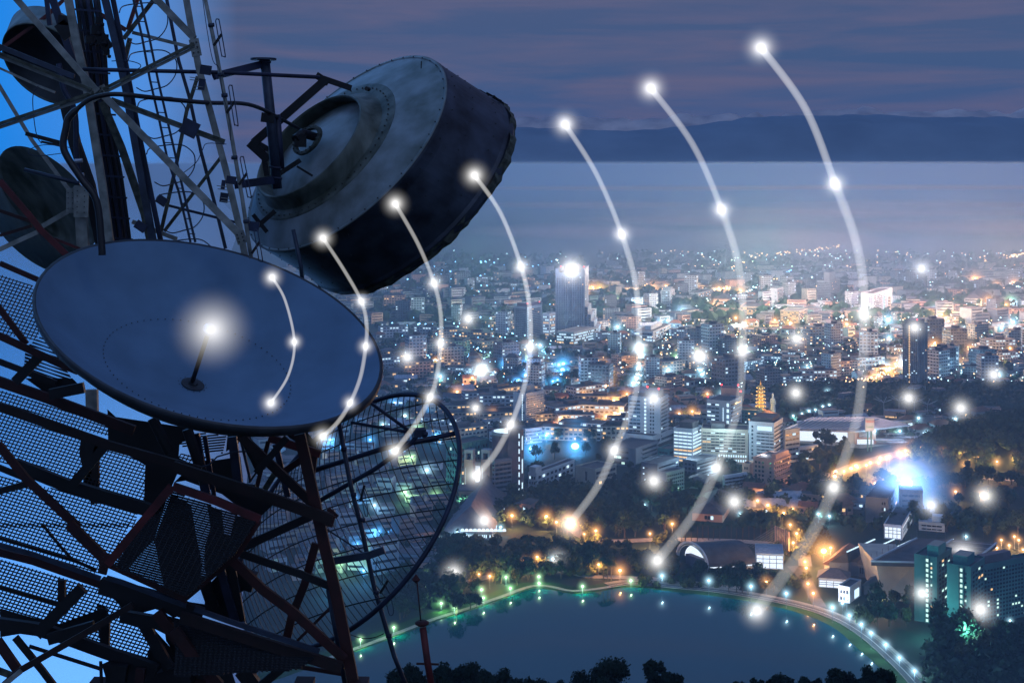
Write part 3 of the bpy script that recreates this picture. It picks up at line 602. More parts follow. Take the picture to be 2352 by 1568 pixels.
dark_fill([(130, -10), (375, -10), (440, 55), (310, 95), (240, 70)], 13.3); dark_fill([(1180, 270), (1250, 270), (1235, 330), (1170, 370)], 13.5); dark_fill([(1440, 230), (1560, 230), (1640, 330), (1640, 380), (1500, 300)], 13.6)
dark_fill([(0, 1180), (300, 1265), (420, 1220), (540, 1180), (560, 1240), (350, 1330), (240, 1290), (0, 1330)], 12.9)
dark_fill([(300, 1050), (345, 1070), (350, 1180), (305, 1210)], 14.9); dark_fill([(500, 1160), (560, 1180), (575, 1420), (510, 1330)], 14.9); dark_fill([(505, 300), (545, 310), (500, 460), (480, 620), (430, 520)], 14.95)
dark_fill([(420, 280), (505, 320), (500, 520), (520, 640), (470, 640), (410, 380)], 14.95)
# ------------------------------------------------------------------ beacon post
bp = Grp('beacon_post', 'red obstruction post with a round collar and thin spear tip by the lake', 'beacon post', tuple(P(980, 1560, 12)))
pipe(Gg, [(1008, 1285), (1030, 1450), (1062, 1640)], 36, 'red', 12, 'post', 14, g=bp); pipe(Gg, [(977, 1040), (998, 1258)], 7, 'redd', 12, 'spear', 8, g=bp)
b = MB(); kb = K(12) * .4508; c = P(*Gg((1004, 1262)), 12); b.tube([c + Vector((0, 0, z_)) for z_ in (-14 * kb, -4 * kb, 4 * kb, 12 * kb)], [20 * kb, 36 * kb, 36 * kb, 22 * kb], 20); bp.part('collar', b, M['redd'])
b = MB(); c = P(*Gg((973, 1036)), 12); b.tube([c + Vector((0, 0, z_ * kb)) for z_ in (-22, -4, 24)], [3 * kb, 24 * kb, 1 * kb], 6); bp.part('spear_head', b, M['redd'])
member(Gg, [(975, 1468), (1090, 1472)], 10, 'redd', 12, 'cross_arm', g=bp)
b = MB(); t = P(*Gg((1062, 1640)), 12); b.tube([t, Vector((t.x, t.y, BASEZ))], .06, 10); bp.part('foot', b, M['redd'])
# ------------------------------------------------------------------ light arcs and orbs
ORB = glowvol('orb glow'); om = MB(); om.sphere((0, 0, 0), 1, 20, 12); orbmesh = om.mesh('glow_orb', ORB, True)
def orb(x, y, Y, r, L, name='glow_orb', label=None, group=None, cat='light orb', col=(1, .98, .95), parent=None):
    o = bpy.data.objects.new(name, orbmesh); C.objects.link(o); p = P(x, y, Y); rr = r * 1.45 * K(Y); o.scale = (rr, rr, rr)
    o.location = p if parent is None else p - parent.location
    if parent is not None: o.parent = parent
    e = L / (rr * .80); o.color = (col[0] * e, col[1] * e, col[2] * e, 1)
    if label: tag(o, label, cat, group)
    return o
NAMES = ['innermost and smallest', 'second', 'third', 'fourth', 'fifth', 'sixth', 'outermost and largest']
ARCS = [
 ([(625, 637), (655, 690), (676, 785), (662, 862), (622, 925)], (0, 2, 4), [7, 7], [.42, .42]),
 ([(742, 547), (790, 620), (830, 692), (842, 745), (840, 795), (828, 865), (804, 925), (775, 970), (741, 1002)], (0, 2, 4, 6, 8), [9, 10, 10, 11], [.36] * 4),
 ([(908, 468), (960, 560), (997, 650), (1012, 720), (1012, 788), (1004, 860), (988, 912), (950, 980), (907, 1036)], (0, 2, 4, 6, 8), [10, 11, 12, 13], [.34, .34, .34, .32]),
 ([(1090, 403), (1150, 490), (1197, 612), (1216, 705), (1218, 797), (1204, 888), (1173, 975), (1136, 1043), (1093, 1092)], (0, 2, 4, 6, 8), [11, 12, 13, 15], [.38, .38, .34, .3]),
 ([(1298, 286), (1370, 400), (1428, 538), (1461, 660), (1468, 800), (1458, 910), (1411, 1034), (1370, 1120), (1308, 1203)], (0, 2, 4, 6, 8), [13, 15, 16, 19], [.32, .3, .26, .24]),
 ([(1495, 203), (1590, 330), (1657, 481), (1700, 630), (1706, 804), (1694, 940), (1646, 1074), (1594, 1180), (1509, 1288)], (0, 2, 4, 6, 8), [16, 19, 20, 24], [.3, .26, .2, .2]),
 ([(1748, 110), (1850, 250), (1918, 422), (1970, 570), (1985, 722), (1972, 940), (1915, 1119), (1850, 1250), (1738, 1403)], (0, 2, 4, 6, 8), [19, 23, 25, 30], [.34, .26, .2, .17])]
for i, (pts, nodes, ws, Ls) in enumerate(ARCS):
    Y = 9.9 + .1 * i; c = P(*pts[len(pts) // 2], Y)
    g = Grp('signal_arc', f'{NAMES[i]} glowing white signal arc spreading from the dish over the city', 'light arc', tuple(c), 'white signal arcs')
    full = curve(pts, 8)
    for s in range(len(nodes) - 1):
        seg = full[nodes[s] * 8: nodes[s + 1] * 8 + 1]; w = ws[s] * K(Y)
        b = MB(); b.tube([P(x, y, Y) for x, y in seg], w / 2, 14); g.part('light_beam', b, glowvol('beam glow', False, col=(1, .99, .97), s=Ls[s] / w))
    for j, nd in enumerate(nodes):
        big = (18 + 2.6 * i) * (1.25 if j == 0 else 1.0); r = [0, 21, 23, 25, 27, 29, 31][i] if i else 20
        orb(*pts[nd], Y - .02, r * (1.3 if (j == 0 or j == len(nodes) - 1) else 1.05), .5 if i < 5 or j < 3 else .42, parent=g.r, name='light_node')
o_ = orb(487, 757, 11.3, 74, .62, 'glow_orb', 'largest soft white glow at the tip of the dish feed rod', None); o_.data = orbmesh.copy(); o_.data.materials[0] = glowvol('soft feed glow', pw=2.0, core=2.5)
# ================================================================== ground, water, hills
M['ground'] = mat('dark urban ground', (.026, .036, .034), .9, 0, scale=.012, col2=(.008, .020, .014), det=12, spec=.1)
M['grass'] = mat('dark park grass', (.035, .080, .030), .95, 0, scale=.08, col2=(.015, .040, .015), det=8, spec=.05)
M['asphalt'] = mat('asphalt', (.06, .06, .065), .8, 0, scale=.3, var=.3)
M['paving'] = mat('pale paving', (.30, .27, .24), .85, 0, scale=.5, var=.25)
M['paint'] = mat('white road paint', (.7, .7, .7), .6)
M['soil'] = mat('hillside soil', (.02, .03, .02), .95, 0, scale=.2, var=.5, spec=.05)
def sheet(name, pts, z, m, kind='structure', thick=None):
    b = MB(); v = [Vector((p[0], p[1], z)) for p in pts]
    b.add(v, [tuple(range(len(v)))]); o = b.build(name, M[m]); o['kind'] = kind; return o
sheet('ground', [(-40000, -3000), (40000, -3000), (40000, 60000), (-40000, 60000)], 0, 'ground')
m = bpy.data.materials.new('lake water'); m.use_nodes = True; t = m.node_tree; p_ = t.nodes['Principled BSDF']
p_.inputs['Base Color'].default_value = (.0, .065, .075, 1); p_.inputs['Roughness'].default_value = .035; p_.inputs['IOR'].default_value = 1.42
n_ = N(t, 'ShaderNodeTexNoise'); n_.inputs['Scale'].default_value = .35; n_.inputs['Detail'].default_value = 4; tcw = N(t, 'ShaderNodeTexCoord'); t.links.new(tcw.outputs['Object'], n_.inputs['Vector'])
u_ = N(t, 'ShaderNodeBump'); u_.inputs['Strength'].default_value = .015; t.links.new(n_.outputs[0], u_.inputs['Height']); t.links.new(u_.outputs[0], p_.inputs['Normal'])
M['lake'] = m
m = bpy.data.materials.new('added sky mirror'); m.use_nodes = True; t = m.node_tree; p_ = t.nodes['Principled BSDF']
p_.inputs['Base Color'].default_value = (.80, .86, .90, 1); p_.inputs['Roughness'].default_value = .08; p_.inputs['Metallic'].default_value = 1.0; M['sky_mirror'] = m
shore = [(430, 1640), (640, 1560), (800, 1503), (905, 1464), (994, 1430), (1070, 1406), (1150, 1378), (1219, 1354), (1262, 1354), (1313, 1364), (1375, 1359), (1430, 1350), (1474, 1350), (1562, 1361), (1653, 1371), (1760, 1389), (1854, 1414), (1921, 1446), (1975, 1494), (2010, 1524), (2060, 1580), (2100, 1680)]
shore_c = curve(shore, 5)
sheet('lake', [tuple(G(x, y)[:2]) for x, y in shore_c] + [tuple(G(2300, 2200)[:2]), tuple(G(300, 2200)[:2])], .25, 'lake')
sky_mirror = [(-.185, 380), (-.187, 600), (-.190, 900), (-.186, 1100), (-.200, 1500), (-.192, 2200), (-.20, 3500), (-.19, 6000), (-.21, 12000), (-.20, 24000)]
sheet('water', [(a * y, y) for a, y in sky_mirror] + [(-24000, 24000), (-2500, 380)], .3, 'sky_mirror')  # mirror sheet added to reflect blue sky behind the lattice
def ribbon(name, px, w, z, m, kind='structure', off=0.0, kerb=None):
    pts = [G(x, y) for x, y in px]; b = MB(); L = []; Rr = []
    for i, p in enumerate(pts):
        t = (pts[min(i + 1, len(pts) - 1)] - pts[max(i - 1, 0)]); t.z = 0; t.normalize(); n = Vector((-t.y, t.x, 0))
        c = p + n * off; L.append(c + n * w / 2 + Vector((0, 0, z))); Rr.append(c - n * w / 2 + Vector((0, 0, z)))
    nn = len(pts)
    if kerb:
        for S_, sg in ((L, 1), (Rr, -1)):
            b2 = MB(); b2.sweep([p + Vector((0, 0, .06)) for p in S_], .35, .18, ref=Vector((0, 0, 1))); o2 = b2.build('kerb', M['paving']); o2['kind'] = 'structure'
    b.add(L + Rr, [(i, i + 1, nn + i + 1, nn + i) for i in range(nn - 1)]); o = b.build(name, M[m]); o['kind'] = kind; return o
bank = shore_c[4:]
ribbon('grass_bank', [(x, y) for x, y in bank], 26, .12, 'grass')
ribbon('footpath', [(x, y - 7) for x, y in shore_c[8:62]], 3.2, .30, 'paving')
road = curve([(1400, 1346), (1445, 1340), (1500, 1343), (1562, 1349), (1653, 1358), (1760, 1375), (1860, 1398), (1930, 1425), (1990, 1462), (2045, 1510), (2095, 1560), (2150, 1630)], 5)
ribbon('lakeside_road', road, 6.5, .36, 'asphalt', kerb=1)
ribbon('road_marking', road, .3, .40, 'paint'); ribbon('pavement', road, 2.4, .42, 'paving', off=5.2)
ribbon('road', curve([(1215, 1165), (1300, 1200), (1340, 1232), (1400, 1243), (1500, 1240), (1600, 1240), (1740, 1246), (1850, 1262), (1900, 1275)], 5), 9, .3, 'paving')
ribbon('road', curve([(1060, 1340), (1130, 1322), (1190, 1298), (1240, 1285), (1330, 1320), (1424, 1326), (1500, 1330), (1560, 1336), (1700, 1350)], 5), 7, .28, 'paving')
ribbon('road', curve([(1780, 1150), (1830, 1120), (1900, 1095), (1980, 1066), (2050, 1045), (2120, 1028), (2140, 1010)], 5), 14, .3, 'paving')
ribbon('road', curve([(2120, 1034), (2200, 1050), (2270, 1060), (2352, 1068), (2420, 1074)], 5), 9, .3, 'paving')
ribbon('road', curve([(1820, 1300), (1850, 1330), (1870, 1370), (1885, 1395)], 5), 7, .26, 'asphalt'); ribbon('road', curve([(1800, 1150), (1820, 1190), (1840, 1240), (1850, 1300)], 5), 8, .24, 'paving')
ribbon('road', [(1375, 820), (1385, 850), (1398, 900)], 10, .3, 'paving'); ribbon('road', [(1480, 790), (1470, 830), (1462, 880)], 10, .3, 'paving')
ribbon('road', [(1960, 880), (2060, 830), (2150, 780), (2200, 730), (2180, 700)], 14, .3, 'paving'); ribbon('road', [(1250, 940), (1330, 955), (1420, 960)], 30, .3, 'paving')
ribbon('path', curve([(2150, 1098), (2200, 1096), (2260, 1100), (2352, 1104)], 4), 6, .3, 'paving')
sheet('paved_square', [tuple(G(x, y)[:2]) for x, y in ((1820, 1016), (1980, 1030), (2120, 1010), (2140, 985), (2000, 970))], .2, 'paving')
# the hill the viewer and the tower stand on
b = MB(); n1, n2 = 40, 48; hv = []
def hillz(x, y):
    r = math.hypot(x, y - 5)
    return (H - 12 - .55 * max(0, r - 26) + 3 * math.sin(x * .05) * min(1, max(0, r - 30) / 60) if r > 26 else H - 12)
rr = [0.01, 8, 16, 25] + [25 + 17 * i for i in range(1, 28)]
for r in rr:
    for k in range(n2):
        a = 2 * math.pi * k / n2; x, y = r * math.cos(a), 5 + r * math.sin(a); hv.append((x, y, max(-2, hillz(x, y))))
b.add(hv, [(i * n2 + k, (i + 1) * n2 + k, (i + 1) * n2 + (k + 1) % n2, i * n2 + (k + 1) % n2) for i in range(len(rr) - 1) for k in range(n2)]); o = b.build('hill', M['soil'], smooth=True); o['kind'] = 'structure'
M['mountain'] = mat('haze tinted forested mountain', (.20, .26, .34), .95, 0, scale=.0006, col2=(.155, .205, .275), det=8, spec=0)  # blue of the distance haze is put into the surface colour
M['cloud'] = mat('pale cloud bank', (.50, .44, .46), 1, 0, scale=.0016, col2=(.28, .27, .32), det=9, spec=0)
from mathutils import noise as _n
def ridge(name, Y0, base, prof, m, depth=3000, rough=40, sc=.0009, kind='structure'):
    b = MB(); nx = 220; v = []
    for j, (f, dy) in enumerate(((0, 0), (.45, .25), (.8, .6), (1, 1), (.9, 1.5), (0, 2.5))):
        for i in range(nx):
            u = i / (nx - 1); px = -700 + u * 3700; Y = Y0 + dy * depth; hgt = prof(px) + rough * _n.fractal(Vector((px * sc * 20, j * .7, 3)), 1.0, 2.0, 6)
            z = base + max(0, hgt) * f * min(1, max(0, (px - 480) / 500)) - (60 if px < 480 else 0); v.append(((px - CX) / F * Y0 * (1 + .0 * dy), Y, z))
    b.add(v, [(j * nx + i, j * nx + i + 1, (j + 1) * nx + i + 1, (j + 1) * nx + i) for j in range(5) for i in range(nx - 1)])
    o = b.build(name, M[m], smooth=True); o['kind'] = kind; return o
def lerp(tab, x):
    for (a, p), (b_, q) in zip(tab, tab[1:]):
        if x <= b_: return p + (q - p) * max(0, (x - a)) / (b_ - a)
    return tab[-1][1]
ky = 29000 / F
ridge('mountains', 29000, 0, lambda x: 240 + ky * lerp([(-700, 40), (900, 60), (1200, 95), (1450, 85), (1560, 90), (1640, 100), (1800, 122), (2000, 124), (2100, 128), (2230, 118), (2352, 122), (3000, 100)], x), 'mountain')
ridge('clouds', 31500, 0, lambda x: 240 + 31500 / F * lerp([(-700, 100), (1150, 112), (1300, 117), (1500, 108), (1640, 122), (1800, 118), (2000, 135), (2130, 128), (2352, 130), (3000, 120)], x), 'cloud', rough=150, depth=1500, kind='stuff')
# ================================================================== trees
M['leaf'] = mat('dark foliage', (.024, .056, .030), .8, 0, scale=.35, col2=(.007, .020, .013), spec=.2)
M['leaf2'] = mat('olive foliage', (.070, .075, .026), .8, 0, scale=.35, col2=(.022, .034, .014), spec=.2)
M['leafd'] = mat('dense dark foliage', (.012, .026, .020), .9, 0, scale=.5, col2=(.004, .010, .009), spec=.05)
M['bark'] = mat('tree bark', (.07, .05, .035), .9, 0, scale=2)
def leafquad(b, c, s, m=0):
    a = Vector((random.gauss(0, 1), random.gauss(0, 1), random.gauss(0, 1))).normalized(); u = a.orthogonal().normalized() * s; v = a.cross(u).normalized() * s * random.uniform(.5, .9)
    b.add([c - u * .5 - v * .4, c + u * .5 - v * .3, c + u * .35 + v * .5, c - u * .45 + v * .4], [(0, 1, 2, 3)], m)
def crown_mesh(name, h, r, n, s, m, clumps=14, z0=.38, tall=1.0, inner=0):
    b = MB(); cl = []
    for i in range(clumps):
        a = R() * 6.28; q = R() ** .5 * r * .72; z = h * (z0 + (1 - z0) * (.15 + .75 * R())); k = 1 - abs((z / h) - .62) * 1.1
        cl.append((Vector((math.cos(a) * q * max(.3, k), math.sin(a) * q * max(.3, k), z)), r * random.uniform(.28, .48)))
    cl.append((Vector((0, 0, h * .72)), r * .55)); cl.append((Vector((0, 0, h * .88)), r * .33))
    for i in range(n):
        c, q = random.choice(cl); d = Vector((random.gauss(0, 1), random.gauss(0, 1), random.gauss(0, 1) * .8)).normalized() * q * random.uniform(.55, 1.08); d.z *= tall
        leafquad(b, c + d, s * random.uniform(.7, 1.4))
    for c, q in cl[:inner or 6]: b.ico(c, q * .72)
    return b.mesh(name, M[m])
def trunk_mesh(name, h, r):
    b = MB(); b.tube([(0, 0, -.4), (r * .1, 0, h * .25), (-r * .2, r * .1, h * .5), (0, 0, h * .8)], [h * .035, h * .026, h * .018, h * .006], 7)
    for i in range(4):
        a = i * 1.57 + R(); b.tube([(0, 0, h * (.3 + .07 * i)), (math.cos(a) * r * .35, math.sin(a) * r * .35, h * (.48 + .06 * i)), (math.cos(a) * r * .6, math.sin(a) * r * .6, h * (.62 + .05 * i))], [h * .014, h * .009, h * .004], 5)
    return b.mesh(name, M['bark'])
def palm_meshes():
    b = MB(); b.tube([(0, 0, -.3), (.1, 0, 4), (0, .1, 8), (0, 0, 11)], [.30, .22, .2, .17], 7); tm = b.mesh('palm_trunk', M['bark']); b = MB()
    for i in range(16):
        a = i * 2 * math.pi / 16 + R() * .2; up = random.uniform(.2, 1.0); pts = [Vector((math.cos(a) * q * 3.1, math.sin(a) * q * 3.1, 11 + up * 2.2 * q - 3.3 * q * q)) for q in (0, .3, .6, .85, 1)]
        b.sweep(pts, [.15, .8, .95, .7, .1], .06, ref=Vector((0, 0, 1)))
    return tm, b.mesh('palm_crown', M['leaf'])
TV = []
for i, (h, r, m_) in enumerate(((9, 4.2, 'leaf'), (11, 5.0, 'leaf'), (8, 4.6, 'leaf2'), (13, 4.4, 'leaf'), (7, 3.2, 'leaf2'), (12, 6.2, 'leaf'))):
    TV.append((h, r, trunk_mesh('tree_trunk', h, r), crown_mesh('tree_crown', h, r, 520, 1.0, m_), m_))
tp, cp = palm_meshes()
def tree(p, s, v, label, group, palm=False, cat='tree'):
    g = thing('palm_tree' if palm else 'broadleaf_tree', label, cat, p, group, R() * 6.28); g.scale = (s, s, s * random.uniform(.9, 1.15))
    for nm, me in ((('trunk', tp), ('crown', cp)) if palm else (('trunk', TV[v][2]), ('crown', TV[v][3]))):
        o = bpy.data.objects.new(nm, me); C.objects.link(o); o.parent = g
    return g
TVN = ['medium dark tree', 'large dark tree', 'olive round tree', 'tall narrow dark tree', 'small olive tree', 'broad spreading dark tree']
TZ = [  # x0 x1 y0 y1 n  size  where
 (1000, 1215, 1285, 1345, 34, 1.0, 'on the orange lit bank behind the left lake shore'), (900, 1110, 1345, 1440, 16, .8, 'beside the green lit path on the left lake shore'),
 (1255, 1400, 1285, 1330, 16, 1.1, 'behind the far lake shore between the path lamps'), (1260, 1560, 1178, 1236, 36, 1.0, 'along the orange lit road behind the lake'),
 (1150, 1560, 1145, 1180, 8, 1.0, 'in the dark grove above the orange lit road'), (1560, 1780, 1160, 1190, 10, 1.0, 'in the dark grove left of the bright avenue'),
 (1440, 1760, 1320, 1352, 22, .7, 'on the verge between sports hall and lakeside road'), (1640, 1810, 1330, 1372, 14, .8, 'on the verge above the curving lakeside road'),
 (1850, 2060, 1110, 1160, 14, 1.1, 'below the avenue near the blue floodlight'), (1760, 1960, 1060, 1110, 18, 1.1, 'beside the orange lit hospital block'),
 (2150, 2352, 1108, 1125, 16, 1.0, 'along the lit path under the wooded hill'), (2040, 2352, 1150, 1235, 16, 1.1, 'in the dark park left of the orange lamps'),
 (1980, 2110, 1385, 1450, 12, 1.1, 'on the dark bank beside the condominium towers'), (2150, 2352, 1470, 1540, 14, 1.2, 'on the dark slope below the condominium towers'),
 (1230, 1480, 1000, 1060, 16, .9, 'between the low campus blocks'), (1010, 1200, 1165, 1200, 12, .9, 'at the foot of the twin concrete towers'),
 (1850, 1960, 1010, 1060, 12, 1.1, 'in front of the bright market hall')]
nt_ = 0
for (x0, x1, y0, y1, n, s, wh) in TZ:
    for i in range(n):
        p = G(random.uniform(x0, x1), random.uniform(y0, y1)); v = random.randrange(6)
        tree(p, s * random.uniform(.75, 1.35), v, TVN[v] + ' ' + wh, 'trees ' + wh)
for x, y in [(1560 + i * 13 + R() * 6, 1236 + R() * 8) for i in range(17)]: tree(G(x, y), random.uniform(.8, 1.1), 0, 'slender palm tree in the lit row behind the arched sports hall', 'palms behind the arched sports hall', True, 'palm')
for x, y in ((1208, 1322), (1216, 1326), (1386, 1336), (1396, 1338), (1404, 1337), (1770, 1238), (1760, 1240)): tree(G(x, y), random.uniform(.9, 1.2), 0, 'palm tree standing near the orange lamps by the far lake shore', 'palms near the lake shore', True, 'palm')
# big single trees and the silhouettes on the near slope
for (px, top, rp, Y, n, lab) in ((1390, 1497, 92, 96, 5600, 'biggest round tree silhouette rising from the near slope before the lake'), (1508, 1510, 32, 100, 1100, 'feathery narrow tree silhouette right of the big round one'),
      (1545, 1536, 28, 98, 900, 'ragged small tree silhouette at the lower edge of the lake'), (1290, 1546, 52, 94, 1200, 'low tree silhouette just left of the big round one'), (1045, 1508, 68, 92, 3600, 'broad tree silhouette beside the red beacon post'),
      (1135, 1522, 66, 95, 2800, 'sloping tree silhouette between beacon post and big round tree'), (1212, 1542, 56, 97, 1900, 'lower end of the sloping silhouettes left of the big round tree'), (940, 1512, 56, 92, 2600, 'dark tree silhouette below the pipe mast'), (1700, 1558, 22, 105, 800, 'small low tree silhouette under the middle of the lake'),
      (1795, 1542, 36, 104, 1400, 'bushy low tree silhouette under the right part of the lake'), (1860, 1546, 34, 102, 1400, 'taller bushy silhouette near the right end of the lake'), (1935, 1530, 44, 100, 1900, 'ragged tree silhouette where the lakeside road leaves the frame'),
      (2015, 1524, 46, 98, 2000, 'wide dark bush silhouette at the lower right'), (1750, 1552, 28, 103, 900, 'lowest shrub like tree silhouette by the lake edge')):
    x = (px - CX) / F * Y; zb = max(-2, hillz(x, Y)) - .3; hh = H - zb - (top - YH) / F * Y; r = rp / F * Y; k = max(.12, min(.8, 1 - 2.1 * r / hh))
    g = thing('silhouette_tree', lab, 'tree', (x, Y, zb), 'tree silhouettes on the near slope')
    o = bpy.data.objects.new('trunk', trunk_mesh('tree_trunk', hh * .93, r)); C.objects.link(o); o.parent = g
    b = MB(); cl = []
    for i in range(46):
        a = R() * 6.28; q = R() ** .5; cz = hh - r * 1.05 - random.uniform(-.55, 1.3) * r; w = math.sqrt(max(.05, 1 - ((cz - (hh - r)) / (1.25 * r)) ** 2)); cl.append((Vector((math.cos(a) * q * r * .78 * w, math.sin(a) * q * r * .78 * w, min(cz, hh - r * .36))), r * random.uniform(.2, .36)))
    for c, q in cl: b.ico(c, q * .8)
    for i in range(n * 3):
        c, q = random.choice(cl); d = Vector((random.gauss(0, 1), random.gauss(0, 1), random.gauss(0, 1))).normalized() * q * random.uniform(.6, 1.06); leafquad(b, c + d, .16 * random.uniform(.6, 1.3))
    o = b.build('crown', M['leafd']); o.parent = g
# ------------------------------------------------------------------ wooded hill on the right
b = MB(); cpos = G(2500, 1095); cpos.y += 60
def moundz(x, y):
    d = ((x - cpos.x) / 125) ** 2 + ((y - cpos.y) / 62) ** 2; return 34 * max(0, 1 - d) ** .8
hv = []; nx, ny = 40, 30
for j in range(ny + 1):
    for i in range(nx + 1):
        x = cpos.x - 155 + 310 * i / nx; y = cpos.y - 78 + 156 * j / ny; hv.append((x, y, moundz(x, y) - .3))
b.add(hv, [(j * (nx + 1) + i, j * (nx + 1) + i + 1, (j + 1) * (nx + 1) + i + 1, (j + 1) * (nx + 1) + i) for j in range(ny) for i in range(nx)]); o = b.build('wooded_hill', M['soil'], smooth=True); o['kind'] = 'structure'
def clumpwood(name, gen, n, s, k, label, m='leaf', hh=9):
    b = MB()
    for i in range(n):
        x, y, z = gen(); q = s * random.uniform(.7, 1.4); h = hh * random.uniform(.6, 1.25)
        b.ico((x, y, z + h * .55), q * .75, sq=1.1)
        for j in range(k):
            d = Vector((random.gauss(0, 1), random.gauss(0, 1), abs(random.gauss(0, .9)))).normalized() * q * random.uniform(.8, 1.1); leafquad(b, Vector((x, y, z + h * .5)) + d, s * .55)
    o = b.build(name, M[m]); tag(o, label, 'trees', kind='stuff'); return o
def gmound():
    while 1:
        x = cpos.x + random.uniform(-125, 60); y = cpos.y + random.uniform(-75, 30); z = moundz(x, y)
        if z > 1: return x, y, z
clumpwood('hillside_woods', gmound, 900, 3.4, 22, 'dense woods covering the rounded hill at the right edge')
def gpx(x0, x1, y0, y1):
    def f():
        p = G(random.uniform(x0, x1), random.uniform(y0, y1)); return p.x, p.y, 0
    return f
clumpwood('forest_belt', gpx(1780, 2400, 898, 950), 900, 6.5, 10, 'dark belt of woods behind the bright market hall', hh=11)
clumpwood('city_trees', gpx(860, 2400, 740, 1010), 1500, 5.0, 8, 'tree canopy filling the gaps between the city houses', hh=8)
clumpwood('city_trees', gpx(860, 2400, 590, 740), 900, 14, 4, 'far tree canopy fading into haze between the blocks', hh=10)
clumpwood('park_trees', gpx(1000, 1560, 1130, 1215), 170, 5.0, 26, 'dark grove of campus trees behind the lake', hh=9)
clumpwood('park_trees', gpx(1700, 2330, 1110, 1230), 110, 5.0, 26, 'dark park canopy around the floodlight and avenue', hh=9)
clumpwood('shore_trees', gpx(1238, 1550, 1246, 1322), 105, 3.4, 60, 'thick trees glowing orange between the two roads behind the lake', hh=6, m='leaf2')
clumpwood('shore_trees', gpx(1050, 1250, 1246, 1330), 80, 3.4, 60, 'thick trees lit orange above the left lake shore', hh=6, m='leaf2')
clumpwood('shore_trees', gpx(1440, 1850, 1318, 1350), 50, 2.4, 60, 'shrubs lining the verge above the lakeside road', hh=3, m='leaf2')
clumpwood('market_trees', gpx(1770, 1890, 1165, 1290), 60, 3.6, 50, 'trees beside the bright street down to the market', hh=6, m='leaf2')
clumpwood('campus_trees', gpx(1210, 1720, 1072, 1135), 90, 3.6, 40, 'dark trees packed between the campus blocks', hh=6)
clumpwood('park_trees', gpx(880, 1060, 1240, 1400), 90, 4.4, 26, 'dark canopy on the left lake shore behind the grid dish', hh=8)
clumpwood('slope_undergrowth', gpx(2140, 2500, 1455, 1600), 150, 5.0, 26, 'dark undergrowth on the slope at the lower right', hh=5)
# ================================================================== buildings
M['conc'] = mat('pale concrete wall', (.24, .29, .33), .85, 0, scale=.12, var=.22, det=8)
M['white'] = mat('white painted wall', (.36, .43, .50), .8, 0, scale=.1, var=.15, det=8)
M['cream'] = mat('cream wall', (.32, .32, .28), .85, 0, scale=.1, var=.2, det=8)
M['pink'] = mat('pink plaster wall', (.40, .27, .22), .85, 0, scale=.1, var=.2, det=8)
M['grey'] = mat('grey concrete wall', (.12, .15, .19), .85, 0, scale=.12, var=.25, det=8)
M['dark'] = mat('dark brick wall', (.10, .09, .11), .85, 0, scale=.2, var=.3)
M['teal'] = mat('teal green facade', (.03, .16, .17), .6, 0, scale=.2, var=.25)
M['condo'] = mat('dim teal grey wall', (.045, .13, .14), .85, 0, scale=.12, var=.25, det=8)
M['glass'] = mat('dark window glass', (.015, .022, .035), .12, 0, scale=.5, var=.4, spec=.8)
M['roof'] = mat('dark flat roof', (.05, .055, .065), .9, 0, scale=.25, var=.4)
M['tile'] = mat('grey roof tiles', (.085, .085, .10), .8, 0, scale=.8, var=.35)
M['rust'] = mat('rust red roof', (.14, .06, .04), .85, 0, scale=.6, var=.3)
M['sheet'] = mat('pale metal roof sheet', (.30, .34, .40), .5, .3, scale=.5, var=.3)
M['gold'] = mat('gilded roof', (.75, .45, .08), .5, .2, scale=.8, var=.3)
E_ = {'cool': emi('cool lit window', (.62, .85, 1.0), 1.5), 'warm': emi('warm lit window', (1.0, .62, .28), 1.3), 'green': emi('pale green lit window', (.65, 1.0, .9), 1.2), 'whit': emi('bright white lit hall', (.78, .88, 1.0), 1.35, True), 'redl': emi('red warning lamp', (1, .05, .06), 5)}
LIGHTS = []
def light(p, col, power, r=.4, parent=None):
    l = bpy.data.lights.new('lamp_and_fill_light', 'POINT'); l.energy = power; l.color = col; l.shadow_soft_size = r
    o = bpy.data.objects.new('lamp_and_fill_light', l); C.objects.link(o)
    if parent is not None: o.parent = parent; o.location = Vector(p) - parent.location
    else: o.location = p
    LIGHTS.append(o); return o
CITY = []      # picture rectangles kept free of filler buildings
